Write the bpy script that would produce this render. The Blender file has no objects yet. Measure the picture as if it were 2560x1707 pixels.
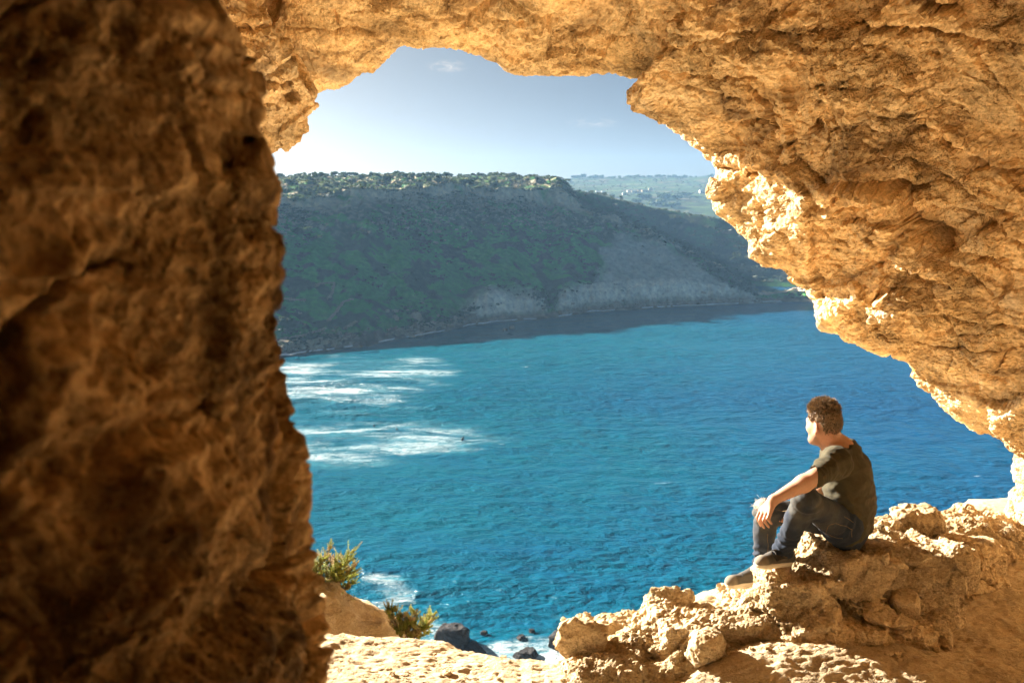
import bpy, math, random
import numpy as np
from mathutils import Vector, Matrix

sc = bpy.context.scene
COL = sc.collection
R = math.radians
rng = np.random.default_rng(7)
random.seed(7)

# ------------------------------------------------------------------ camera
PITCH = R(8.53); FPX = 2489.0            # 35 mm lens, units of the 2560 px wide photograph
cam = bpy.data.cameras.new('camera'); camo = bpy.data.objects.new('camera', cam); COL.objects.link(camo)
camo.location = (0, 0, 0); camo.rotation_euler = (math.pi / 2 - PITCH, 0, 0)
cam.sensor_width = 36.0; cam.lens = 35.0; cam.clip_start = 0.05; cam.clip_end = 60000
cam.dof.use_dof = True; cam.dof.focus_distance = 7.0; cam.dof.aperture_fstop = 6.3
sc.camera = camo

# ------------------------------------------------------------------ sun and sky
SUN_AZ, SUN_EL = R(49), R(21)            # azimuth measured to the left of the view direction
world = bpy.data.worlds.new('World'); sc.world = world; world.use_nodes = True
nt = world.node_tree; nt.nodes.clear()
wo = nt.nodes.new('ShaderNodeOutputWorld'); bg = nt.nodes.new('ShaderNodeBackground'); bg.inputs[1].default_value = 0.05
sky = nt.nodes.new('ShaderNodeTexSky'); sky.sky_type = 'NISHITA'; sky.sun_disc = False
sky.sun_elevation = SUN_EL; sky.sun_rotation = -SUN_AZ
sky.altitude = 0; sky.air_density = 0.14; sky.dust_density = 1.3; sky.ozone_density = 5.0
nt.links.new(bg.outputs[0], wo.inputs[0])
sunl = bpy.data.lights.new('sun', 'SUN'); sunl.energy = 5.0; sunl.angle = R(0.5); sunl.color = (1.0, 0.91, 0.78)
suno = bpy.data.objects.new('sun', sunl); COL.objects.link(suno)
SUN = Vector((-math.sin(SUN_AZ) * math.cos(SUN_EL), math.cos(SUN_AZ) * math.cos(SUN_EL), math.sin(SUN_EL)))
suno.rotation_euler = SUN.to_track_quat('Z', 'Y').to_euler()
# thin wisps of cirrus, part of the sky itself
tc = nt.nodes.new('ShaderNodeTexCoord')
def wisp(vec, ext, amt, seed):
    """mask of a faint streak round a sky direction"""
    s = nt.nodes.new('ShaderNodeVectorMath'); s.operation = 'SUBTRACT'; nt.links.new(tc.outputs['Generated'], s.inputs[0]); s.inputs[1].default_value = vec
    m = nt.nodes.new('ShaderNodeVectorMath'); m.operation = 'MULTIPLY'; nt.links.new(s.outputs[0], m.inputs[0]); m.inputs[1].default_value = (1 / ext[0], 1 / ext[0], 1 / ext[1])
    l = nt.nodes.new('ShaderNodeVectorMath'); l.operation = 'LENGTH'; nt.links.new(m.outputs[0], l.inputs[0])
    n = nt.nodes.new('ShaderNodeTexNoise'); n.inputs['Scale'].default_value = 1.6; n.inputs['Detail'].default_value = 6; n.inputs['Distortion'].default_value = 1.2
    o = nt.nodes.new('ShaderNodeVectorMath'); o.operation = 'ADD'; nt.links.new(m.outputs[0], o.inputs[0]); o.inputs[1].default_value = (seed, seed * 2, seed * 3); nt.links.new(o.outputs[0], n.inputs['Vector'])
    r = nt.nodes.new('ShaderNodeMapRange'); r.inputs[1].default_value = 1.0; r.inputs[2].default_value = 0.0; nt.links.new(l.outputs['Value'], r.inputs[0])
    r2 = nt.nodes.new('ShaderNodeMapRange'); r2.inputs[1].default_value = 0.42; r2.inputs[2].default_value = 0.75; nt.links.new(n.outputs[0], r2.inputs[0])
    k = nt.nodes.new('ShaderNodeMath'); k.operation = 'MULTIPLY'; nt.links.new(r.outputs[0], k.inputs[0]); nt.links.new(r2.outputs[0], k.inputs[1])
    k2 = nt.nodes.new('ShaderNodeMath'); k2.operation = 'MULTIPLY'; nt.links.new(k.outputs[0], k2.inputs[0]); k2.inputs[1].default_value = amt
    return k2.outputs[0]
def ray(X, Y):
    a = (X - 1280) / FPX; b = (853.5 - Y) / FPX
    return np.array([a, math.cos(PITCH) + b * math.sin(PITCH), -math.sin(PITCH) + b * math.cos(PITCH)])
def at(X, Y, d):
    """point seen at photograph pixel X, Y whose forward distance is d metres"""
    r = ray(X, Y); return r * (d / r[1])
prev = sky.outputs[0]
for (X, Y, ex, ez, amt, sd) in ((1118, 166, .022, .0065, 1.0, 1.3), (1485, 309, .03, .0055, .6, 4.1), (1060, 374, .03, .003, .35, 7.7)):
    v = ray(X, Y); v = v / np.linalg.norm(v)
    mk = wisp(tuple(v), (ex, ez), amt, sd)
    mx = nt.nodes.new('ShaderNodeMixRGB'); nt.links.new(mk, mx.inputs[0]); nt.links.new(prev, mx.inputs[1]); mx.inputs[2].default_value = (5.6, 5.7, 7.3, 1); prev = mx.outputs[0]
wb = nt.nodes.new('ShaderNodeMixRGB'); wb.blend_type = 'MULTIPLY'; wb.inputs[0].default_value = 1; wb.inputs[2].default_value = (.625, .555, .375, 1)   # the photograph's warm white balance
nt.links.new(prev, wb.inputs[1]); nt.links.new(wb.outputs[0], bg.inputs[0])

sc.view_settings.view_transform = 'Standard'; sc.view_settings.look = 'None'
sc.view_settings.exposure = 2.75; sc.view_settings.gamma = 1.0; sc.view_settings.use_curve_mapping = False
sc.render.engine = 'CYCLES'
sc.cycles.max_bounces = 12; sc.cycles.diffuse_bounces = 6; sc.cycles.glossy_bounces = 3; sc.cycles.volume_bounces = 0
sc.cycles.use_adaptive_sampling = True; sc.cycles.adaptive_threshold = .03; sc.cycles.use_denoising = True; sc.cycles.sample_clamp_indirect = 6.0
sc.cycles.caustics_reflective = False; sc.cycles.caustics_refractive = False
try: sc.cycles.denoiser = 'OPENIMAGEDENOISE'; sc.cycles.denoising_input_passes = 'RGB_ALBEDO_NORMAL'
except Exception: pass

# ------------------------------------------------------------------ numpy noise
_pr = np.random.default_rng(3)
_perm = np.concatenate([_pr.permutation(256)] * 3).astype(np.int32)
_g = _pr.normal(size=(256, 3)).astype(np.float32); _g /= np.linalg.norm(_g, axis=1)[:, None]
_rt = _pr.random((256, 4)).astype(np.float32)

from concurrent.futures import ThreadPoolExecutor
_pool = ThreadPoolExecutor(4)
def _chunked(fn, P, size=100000):
    if len(P) <= size: return fn(P)
    r = list(_pool.map(fn, [P[i:i + size] for i in range(0, len(P), size)]))
    return tuple(np.concatenate(q) for q in zip(*r)) if isinstance(r[0], tuple) else np.concatenate(r)
_gx, _gy, _gz = [np.ascontiguousarray(_g[:, k]) * 1.5 for k in range(3)]
def _perlin(P):
    fl = np.floor(P); i = fl.astype(np.int32); f = P - fl; i &= 255
    fx, fy, fz = [np.ascontiguousarray(f[:, k]) for k in range(3)]; u = [q * q * q * (q * (q * 6 - 15) + 10) for q in (fx, fy, fz)]
    def cor(h, x, y, z): return _gx[h] * x + _gy[h] * y + _gz[h] * z
    ix, iy, iz = i[:, 0], i[:, 1], i[:, 2]; a, b = _perm[ix], _perm[ix + 1]
    aa, ab, ba, bb = _perm[a + iy] + iz, _perm[a + iy + 1] + iz, _perm[b + iy] + iz, _perm[b + iy + 1] + iz
    x1, y1, z1 = fx - 1, fy - 1, fz - 1; res = []
    for k, z in ((0, fz), (1, z1)):
        p = cor(_perm[aa + k], fx, fy, z); q = cor(_perm[ba + k], x1, fy, z); e = p + u[0] * (q - p)
        p = cor(_perm[ab + k], fx, y1, z); q = cor(_perm[bb + k], x1, y1, z); g = p + u[0] * (q - p); res.append(e + u[1] * (g - e))
    return res[0] + u[2] * (res[1] - res[0])
_r0, _r1, _r2 = [np.ascontiguousarray(_rt[:, k]) for k in range(3)]
def perlin(P): return _chunked(_perlin, np.asarray(P, np.float32))

def fbm(P, octv=4, gain=.5, lac=2.03):
    P = np.asarray(P, np.float32); a = 1.0; s = 0
    for k in range(octv):
        s = s + a * perlin(P + k * 17.3); P = P * lac; a *= gain
    return s

def ridged(P, octv=4, gain=.5, lac=2.07):
    P = np.asarray(P, np.float32); a = 1.0; s = 0
    for k in range(octv):
        s = s + a * (1 - 2 * np.abs(perlin(P + k * 11.9))); P = P * lac; a *= gain
    return s

def worley(P): return _chunked(_worley, np.asarray(P, np.float32))
def _worley(P):
    """F1, F2, hash of the nearest cell, vector to its centre"""
    P = np.asarray(P, np.float32); n = len(P); i = np.floor(P).astype(np.int32)
    F1 = np.full(n, 81., np.float32); F2 = F1.copy(); H = np.zeros(n, np.int32); vX = vY = vZ = np.zeros(n, np.float32); px, py, pz = [np.ascontiguousarray(P[:, k]) for k in range(3)]
    for dx in (-1, 0, 1):
        for dy in (-1, 0, 1):
            for dz in (-1, 0, 1):
                cx, cy, cz = i[:, 0] + dx, i[:, 1] + dy, i[:, 2] + dz
                h = _perm[_perm[_perm[cx & 255] + (cy & 255)] + (cz & 255)]
                vx, vy, vz = px - (cx + _r0[h]), py - (cy + _r1[h]), pz - (cz + _r2[h]); d = vx * vx + vy * vy + vz * vz
                b = d < F1
                F2 = np.where(b, F1, np.minimum(F2, d)); H = np.where(b, h, H); vX = np.where(b, vx, vX); vY = np.where(b, vy, vY); vZ = np.where(b, vz, vZ); F1 = np.where(b, d, F1)
    return np.sqrt(F1), np.sqrt(F2), H, np.stack([vX, vY, vZ], 1)

def sstep(a, b, x):
    t = np.clip((x - a) / (b - a), 0, 1); return t * t * (3 - 2 * t)

# ------------------------------------------------------------------ mesh helpers
def mesh(name, V, F, smooth=True, colors=None):
    V = np.ascontiguousarray(V, np.float32); F = np.ascontiguousarray(F, np.int32); k = F.shape[1]
    me = bpy.data.meshes.new(name); me.vertices.add(len(V)); me.vertices.foreach_set('co', V.ravel())
    me.loops.add(F.size); me.loops.foreach_set('vertex_index', F.ravel())
    me.polygons.add(len(F)); me.polygons.foreach_set('loop_start', np.arange(0, F.size, k, dtype=np.int32))
    try: me.polygons.foreach_set('loop_total', np.full(len(F), k, np.int32))
    except Exception: pass
    me.update(calc_edges=True)
    me.polygons.foreach_set('use_smooth', np.full(len(F), bool(smooth)))
    if colors is not None:
        a = me.color_attributes.new('tint', 'FLOAT_COLOR', 'POINT')
        c = np.ones((len(V), 4), np.float32); c[:, :3] = colors; a.data.foreach_set('color', c.ravel())
    return me

def add(name, me, mat=None, parent=None, loc=None, **props):
    o = bpy.data.objects.new(name, me); COL.objects.link(o)
    if mat is not None and me is not None and not me.materials: me.materials.append(mat)
    if parent is not None: o.parent = parent
    if loc is not None: o.location = loc
    for k, v in props.items(): o[k] = v
    return o

def grid_faces(nu, nv, wrap=False):
    a = np.arange(nu * nv).reshape(nv, nu)
    if wrap: a = np.concatenate([a, a[:, :1]], 1)
    return np.stack([a[:-1, :-1], a[:-1, 1:], a[1:, 1:], a[1:, :-1]], -1).reshape(-1, 4)

def grid_normals(G):
    du = np.gradient(G, axis=1); dv = np.gradient(G, axis=0); n = np.cross(du, dv)
    return n / np.maximum(np.linalg.norm(n, axis=2, keepdims=True), 1e-9)

def surface_nets(D, org, h):
    """quads of the zero level of the distance samples D"""
    nx, ny, nz = D.shape; S = D < 0
    c = sum(S[a:nx - 1 + a, b:ny - 1 + b, e:nz - 1 + e].astype(np.int8) for a in (0, 1) for b in (0, 1) for e in (0, 1))
    cell = (c > 0) & (c < 8); ids = np.full(cell.shape, -1, np.int32); n = int(cell.sum()); ids[cell] = np.arange(n)
    I = np.argwhere(cell); acc = np.zeros((n, 3), np.float32); cnt = np.zeros(n, np.float32)
    cor = [(a, b, e) for a in (0, 1) for b in (0, 1) for e in (0, 1)]
    val = {q: D[I[:, 0] + q[0], I[:, 1] + q[1], I[:, 2] + q[2]] for q in cor}
    for p in cor:
        for ax in range(3):
            if p[ax]: continue
            q = list(p); q[ax] = 1; q = tuple(q); A, B = val[p], val[q]; m = (A < 0) != (B < 0)
            t = np.where(m, A / np.where(m, A - B, 1), 0)
            e = np.array(p, np.float32)[None].repeat(n, 0); e[:, ax] += t
            acc += e * m[:, None]; cnt += m
    V = (I + acc / np.maximum(cnt, 1)[:, None]) * h + np.asarray(org)
    Fs = []
    for ax in range(3):
        o1, o2 = [(1, 2), (2, 0), (0, 1)][ax]
        lo = [slice(None)] * 3; hi = [slice(None)] * 3; lo[ax] = slice(0, -1); hi[ax] = slice(1, None)
        A, B = S[tuple(lo)], S[tuple(hi)]; E = np.argwhere(A != B)
        sh = np.array(ids.shape); ok = (E[:, o1] > 0) & (E[:, o2] > 0) & (E[:, o1] < sh[o1]) & (E[:, o2] < sh[o2]); E = E[ok]
        def cid(d1, d2):
            q = E.copy(); q[:, o1] -= d1; q[:, o2] -= d2; return ids[q[:, 0], q[:, 1], q[:, 2]]
        f = np.stack([cid(1, 1), cid(0, 1), cid(0, 0), cid(1, 0)], 1)
        flip = ~A[E[:, 0], E[:, 1], E[:, 2]]; f[flip] = f[flip][:, ::-1]; Fs.append(f)
    return V, np.concatenate(Fs)

def smin(a, b, k):
    h = np.clip(.5 + .5 * (b - a) / k, 0, 1); return b + (a - b) * h - k * h * (1 - h)

class Field:
    """distance samples on a grid; primitives are written only near themselves"""
    def __init__(s, lo, hi, h):
        s.lo = np.array(lo, float); s.h = h; s.n = np.ceil((np.array(hi) - s.lo) / h).astype(int) + 1
        s.D = np.full(s.n, .5, np.float32)
        s.ax = [s.lo[i] + h * np.arange(s.n[i]) for i in range(3)]
    def put(s, blo, bhi, fn, k=.02, op='add'):
        m = k + 3 * s.h
        a = np.maximum(((np.array(blo) - m - s.lo) / s.h).astype(int), 0); b = np.minimum(((np.array(bhi) + m - s.lo) / s.h).astype(int) + 2, s.n)
        if (b <= a).any(): return
        sl = tuple(slice(a[i], b[i]) for i in range(3))
        X, Y, Z = np.meshgrid(*[s.ax[i][sl[i]].astype(np.float32) for i in range(3)], indexing='ij')
        d = fn(X, Y, Z)
        s.D[sl] = smin(s.D[sl], d, k) if op == 'add' else -smin(-s.D[sl], d, k)
    def cone(s, a, b, ra, rb, k=.02, op='add', flat=None):
        """tapered capsule; flat = (axis vector, factor) squeezes the section along that axis"""
        a = np.array(a, float); b = np.array(b, float); r = max(ra, rb); ab = b - a; L = max(ab @ ab, 1e-9)
        def fn(X, Y, Z):
            px, py, pz = X - a[0], Y - a[1], Z - a[2]
            t = np.clip((px * ab[0] + py * ab[1] + pz * ab[2]) / L, 0, 1)
            qx, qy, qz = px - t * ab[0], py - t * ab[1], pz - t * ab[2]
            rr = ra + (rb - ra) * t
            if flat is not None:
                f, fac = np.array(flat[0], float), flat[1]; f /= np.linalg.norm(f)
                c = (qx * f[0] + qy * f[1] + qz * f[2]) * (1 / fac - 1); qx, qy, qz = qx + c * f[0], qy + c * f[1], qz + c * f[2]
            return np.sqrt(qx * qx + qy * qy + qz * qz) - rr
        s.put(np.minimum(a, b) - r, np.maximum(a, b) + r, fn, k, op)
    def ell(s, c, r, rot=None, k=.02, op='add'):
        c = np.array(c, float); r = np.array(r, float); M = np.eye(3) if rot is None else np.array(Matrix.Rotation(0, 3, 'X') if rot is None else rot)
        rm = r.max()
        def fn(X, Y, Z):
            q = [(X - c[0]) * M[0, i] + (Y - c[1]) * M[1, i] + (Z - c[2]) * M[2, i] for i in range(3)]
            k0 = np.sqrt(sum((q[i] / r[i]) ** 2 for i in range(3))); k1 = np.sqrt(sum((q[i] / r[i] ** 2) ** 2 for i in range(3)))
            return k0 * (k0 - 1) / np.maximum(k1, 1e-4)
        s.put(c - rm, c + rm, fn, k, op)
    def box(s, c, hs, rot=None, rad=.05, k=.03, op='add'):
        c = np.array(c, float); hs = np.array(hs, float) - rad; M = np.eye(3) if rot is None else np.array(rot); rm = np.linalg.norm(hs) + rad
        def fn(X, Y, Z):
            q = [np.abs((X - c[0]) * M[0, i] + (Y - c[1]) * M[1, i] + (Z - c[2]) * M[2, i]) - hs[i] for i in range(3)]
            o = np.sqrt(sum(np.maximum(v, 0) ** 2 for v in q)); return o + np.minimum(np.maximum(np.maximum(q[0], q[1]), q[2]), 0) - rad
        s.put(c - rm, c + rm, fn, k, op)
    def clip(s, p, n, c, r):
        """cut away what lies beyond the plane at p (normal n) inside the box c +- r"""
        n = np.array(n, float); n /= np.linalg.norm(n); a = np.maximum(((np.array(c) - r - s.lo) / s.h).astype(int), 0); b = np.minimum(((np.array(c) + r - s.lo) / s.h).astype(int) + 2, s.n)
        sl = tuple(slice(a[i], b[i]) for i in range(3)); X, Y, Z = np.meshgrid(*[s.ax[i][sl[i]].astype(np.float32) for i in range(3)], indexing='ij')
        s.D[sl] = np.maximum(s.D[sl], (X - p[0]) * n[0] + (Y - p[1]) * n[1] + (Z - p[2]) * n[2])
    def near(s, band):
        """indices and points of the samples close to the surface (for adding relief)"""
        I = np.argwhere(np.abs(s.D) < band); return I, I * s.h + s.lo
    def relief(s, fn, band):
        I, P = s.near(band); s.D[I[:, 0], I[:, 1], I[:, 2]] += fn(P).astype(np.float32)
    def build(s, name, smooth=True):
        V, F = surface_nets(s.D, s.lo, s.h); return V, F

def vnormals(V, F):
    fn = np.cross(V[F[:, 2]] - V[F[:, 0]], V[F[:, 3]] - V[F[:, 1]]); n = np.zeros_like(V)
    for k in range(4):
        for a in range(3): n[:, a] += np.bincount(F[:, k], fn[:, a], len(V))
    return n / np.maximum(np.linalg.norm(n, axis=1, keepdims=True), 1e-12)

def relax(V, F, it=1):
    for _ in range(it):
        acc = np.zeros_like(V); cnt = np.zeros(len(V))
        for k in range(4):
            for a in range(3): acc[:, a] += np.bincount(F[:, k], V[F[:, (k + 1) % 4], a] + V[F[:, k - 1], a], len(V))
            cnt += np.bincount(F[:, k], minlength=len(V)) * 2
        V = V * .5 + acc / np.maximum(cnt, 1)[:, None] * .5
    return V

def biggest(V, F):
    """drop loose islands"""
    lab = np.arange(len(V))
    for _ in range(60):
        L4 = lab[F]; m = L4.min(1); new = lab.copy()
        for k in range(4): np.minimum.at(new, L4[:, k], m)          # hook the roots, then shorten the paths
        while True:
            n2 = new[new]
            if (n2 == new).all(): break
            new = n2
        if (new == lab).all(): break
        lab = new
    top = np.bincount(lab).argmax(); keep = lab == top; idx = np.cumsum(keep) - 1
    return V[keep], idx[F[keep[F[:, 0]]]]

def rotm(rx=0, ry=0, rz=0):
    return np.array((Matrix.Rotation(R(rz), 3, 'Z') @ Matrix.Rotation(R(ry), 3, 'Y') @ Matrix.Rotation(R(rx), 3, 'X')))

# ------------------------------------------------------------------ materials
def new_mat(name):
    m = bpy.data.materials.new(name); m.use_nodes = True; n = m.node_tree; b = n.nodes['Principled BSDF']
    b.inputs['Roughness'].default_value = .85; b.inputs['Specular IOR Level'].default_value = .2
    return m, n, b
def N(n, t, **kw):
    x = n.nodes.new(t)
    for k, v in kw.items():
        if k in x.inputs: x.inputs[k].default_value = v
        else: setattr(x, k, v)
    return x
def ramp(n, src, stops):
    r = n.nodes.new('ShaderNodeValToRGB'); e = r.color_ramp.elements
    while len(e) < len(stops): e.new(.5)
    for q, (p, c) in zip(e, stops): q.position = p; q.color = (*c, 1)
    n.links.new(src, r.inputs[0]); return r.outputs[0]
def mix(n, fac, a, b, mode='MIX'):
    m = n.nodes.new('ShaderNodeMixRGB'); m.blend_type = mode
    for i, v in enumerate((fac, a, b)):
        if hasattr(v, 'is_output'): n.links.new(v, m.inputs[i])
        elif isinstance(v, tuple): m.inputs[i].default_value = (*v, 1)
        else: m.inputs[i].default_value = v
    return m.outputs[0]

def rock_material(name, cols, scale=1.0, stain=(.2, .12, .06), stain_amt=.5, bump=.6, bdist=.02, pit=.5, stretch=(1, 1, 1), veil=.0, loft=.66, chip=1.0, grain=.8, grey=.0, band=.0):
    """limestone: three tones, stains, pits and a fine crumbly relief"""
    m, n, b = new_mat(name); L = n.links.new
    tc = N(n, 'ShaderNodeTexCoord'); mp = N(n, 'ShaderNodeMapping'); mp.inputs['Scale'].default_value = stretch; L(tc.outputs['Object'], mp.inputs[0]); co = mp.outputs[0]
    n1 = N(n, 'ShaderNodeTexNoise', Scale=1.1 * scale, Detail=4.0, Roughness=.62, Distortion=.4); L(co, n1.inputs['Vector'])
    n2 = N(n, 'ShaderNodeTexNoise', Scale=7.0 * scale, Detail=5.0, Roughness=.7); L(co, n2.inputs['Vector'])
    n3 = N(n, 'ShaderNodeTexNoise', Scale=42. * scale, Detail=3.0, Roughness=.7); L(co, n3.inputs['Vector'])
    base = ramp(n, n1.outputs[0], ((.33, cols[0]), (.5, cols[1]), (.66, cols[2])))
    base = mix(n, .55, base, ramp(n, n2.outputs[0], ((.32, cols[0]), (.52, cols[1]), (.7, cols[2]))))
    g = ramp(n, n3.outputs[0], ((.30, (.50, .46, .40)), (.50, (.95, .94, .92)), (.66, (1.18, 1.18, 1.16)))); base = mix(n, grain, base, g, 'MULTIPLY')
    n4 = N(n, 'ShaderNodeTexNoise', Scale=15. * scale, Detail=5.0, Roughness=.75, Distortion=.7); m4 = N(n, 'ShaderNodeMapping'); m4.inputs['Scale'].default_value = (1, 1, 2.2); m4.inputs['Location'].default_value = (7, 3, 1); L(co, m4.inputs[0]); L(m4.outputs[0], n4.inputs['Vector'])
    base = mix(n, grain, base, ramp(n, n4.outputs[0], ((.34, (.52, .46, .38)), (.46, (.96, .95, .93)), (.62, (1.14, 1.15, 1.16)))), 'MULTIPLY')
    s1 = N(n, 'ShaderNodeTexNoise', Scale=2.3 * scale, Detail=5.0, Roughness=.68, Distortion=.8); L(co, s1.inputs['Vector'])
    sm = ramp(n, s1.outputs[0], ((loft - .08, (0, 0, 0)), (loft + .06, (1, 1, 1))))
    sf = N(n, 'ShaderNodeMath', operation='MULTIPLY'); L(sm, sf.inputs[0]); sf.inputs[1].default_value = stain_amt
    base = mix(n, sf.outputs[0], base, stain)
    s2 = N(n, 'ShaderNodeTexNoise', Scale=.9 * scale, Detail=5.0, Roughness=.66, Distortion=1.0); L(co, s2.inputs['Vector'])
    gw = N(n, 'ShaderNodeTexNoise', Scale=.75 * scale, Detail=5.0, Roughness=.7, Distortion=.6); mg = N(n, 'ShaderNodeMapping'); mg.inputs['Location'].default_value = (31, 17, 5); L(co, mg.inputs[0]); L(mg.outputs[0], gw.inputs['Vector'])
    gf = N(n, 'ShaderNodeMath', operation='MULTIPLY'); L(ramp(n, gw.outputs[0], ((.54, (0, 0, 0)), (.66, (1, 1, 1)))), gf.inputs[0]); gf.inputs[1].default_value = grey; base = mix(n, gf.outputs[0], base, (.30, .25, .19))
    bd = N(n, 'ShaderNodeTexNoise', Scale=1.0 * scale, Detail=4.0, Roughness=.6, Distortion=.3); mb = N(n, 'ShaderNodeMapping'); mb.inputs['Scale'].default_value = (.5, .5, 9.0); mb.inputs['Rotation'].default_value = (.05, .10, 0); L(co, mb.inputs[0]); L(mb.outputs[0], bd.inputs['Vector'])
    base = mix(n, band, base, ramp(n, bd.outputs[0], ((.36, (.62, .57, .50)), (.48, (1, 1, 1)), (.64, (1.12, 1.12, 1.10)))), 'MULTIPLY')
    pf = N(n, 'ShaderNodeMath', operation='MULTIPLY'); L(ramp(n, s2.outputs[0], ((.55, (0, 0, 0)), (.68, (1, 1, 1)))), pf.inputs[0]); pf.inputs[1].default_value = veil
    base = mix(n, pf.outputs[0], base, (.88, .76, .56))
    L(base, b.inputs['Base Color']); b.inputs['Roughness'].default_value = .95; b.inputs['Specular IOR Level'].default_value = .1
    v1 = N(n, 'ShaderNodeTexVoronoi', Scale=26.0 * scale); L(co, v1.inputs['Vector'])
    pr = N(n, 'ShaderNodeMapRange'); pr.inputs[1].default_value = .0; pr.inputs[2].default_value = .45; L(v1.outputs['Distance'], pr.inputs[0])
    h = N(n, 'ShaderNodeMath', operation='MULTIPLY_ADD'); L(n2.outputs[0], h.inputs[0]); h.inputs[1].default_value = 2.2
    pm = N(n, 'ShaderNodeMath', operation='MULTIPLY'); L(pr.outputs[0], pm.inputs[0]); pm.inputs[1].default_value = pit
    L(pm.outputs[0], h.inputs[2])
    h2 = N(n, 'ShaderNodeMath', operation='MULTIPLY_ADD'); L(n3.outputs[0], h2.inputs[0]); h2.inputs[1].default_value = 1.0; L(h.outputs[0], h2.inputs[2])
    # chipped facets: warped cells, each at its own level
    wv = N(n, 'ShaderNodeMixRGB'); wv.blend_type = 'ADD'; wv.inputs[0].default_value = .10 / scale; L(co, wv.inputs[1]); L(n2.outputs[1], wv.inputs[2])
    ms = N(n, 'ShaderNodeMapping'); ms.inputs['Scale'].default_value = (1, 1, 1.7); L(wv.outputs[0], ms.inputs[0]); last = h2
    for sc_, am in ((10., .6), (30., .4)):
        vc = N(n, 'ShaderNodeTexVoronoi', Scale=sc_ * scale); L(ms.outputs[0], vc.inputs['Vector']); sx = N(n, 'ShaderNodeSeparateColor'); L(vc.outputs['Color'], sx.inputs[0])
        e = N(n, 'ShaderNodeMath', operation='MULTIPLY_ADD'); L(vc.outputs['Distance'], e.inputs[0]); e.inputs[1].default_value = -.9; L(sx.outputs[0], e.inputs[2])
        q = N(n, 'ShaderNodeMath', operation='MULTIPLY_ADD'); L(e.outputs[0], q.inputs[0]); q.inputs[1].default_value = am * chip; L(last.outputs[0], q.inputs[2]); last = q
    h2 = last
    rm = N(n, 'ShaderNodeTexNoise', Scale=1.5 * scale, Detail=3.0, Roughness=.6); rm.inputs['Distortion'].default_value = .5; L(co, rm.inputs['Vector'])
    rr = N(n, 'ShaderNodeMapRange'); rr.inputs[1].default_value = .40; rr.inputs[2].default_value = .60; rr.inputs[3].default_value = .22 * bump; rr.inputs[4].default_value = 1.15 * bump; L(rm.outputs[0], rr.inputs[0])
    bp = N(n, 'ShaderNodeBump', Distance=bdist); L(rr.outputs[0], bp.inputs['Strength']); L(h2.outputs[0], bp.inputs['Height']); L(bp.outputs[0], b.inputs['Normal'])
    return m

ROCK = ((.57, .37, .175), (.81, .60, .345), (.89, .72, .475))
M_cave = rock_material('cave limestone', ROCK, stain=(.20, .125, .065), stain_amt=.8, bump=.9, bdist=.03, pit=.5, veil=.5, loft=.60, grain=.75, grey=.55, band=.7)
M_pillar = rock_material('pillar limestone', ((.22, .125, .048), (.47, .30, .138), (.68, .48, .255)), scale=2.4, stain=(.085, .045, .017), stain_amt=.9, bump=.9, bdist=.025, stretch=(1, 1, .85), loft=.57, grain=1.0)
M_ledge = rock_material('ledge limestone', ((.47, .335, .185), (.58, .445, .275), (.66, .535, .37)), scale=1.8, stain=(.34, .22, .115), stain_amt=.5, bump=1.0, bdist=.02, pit=.25, veil=.3, grain=.75, band=.4)
M_floor = rock_material('dusty floor', ((.44, .32, .185), (.53, .41, .26), (.59, .48, .325)), scale=2.2, stain=(.40, .28, .155), stain_amt=.4, bump=.8, bdist=.012, pit=.2, grain=.5)
M_dark = rock_material('dark wet rock', ((.035, .032, .034), (.06, .055, .055), (.11, .10, .095)), scale=.35, stain=(.02, .02, .02), stain_amt=.4, bump=.8, bdist=.2)
M_pale = rock_material('pale far rock', ((.30, .25, .19), (.40, .34, .26), (.50, .44, .35)), scale=.2, stain=(.2, .17, .13), stain_amt=.4, bump=.5, bdist=.2)
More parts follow.
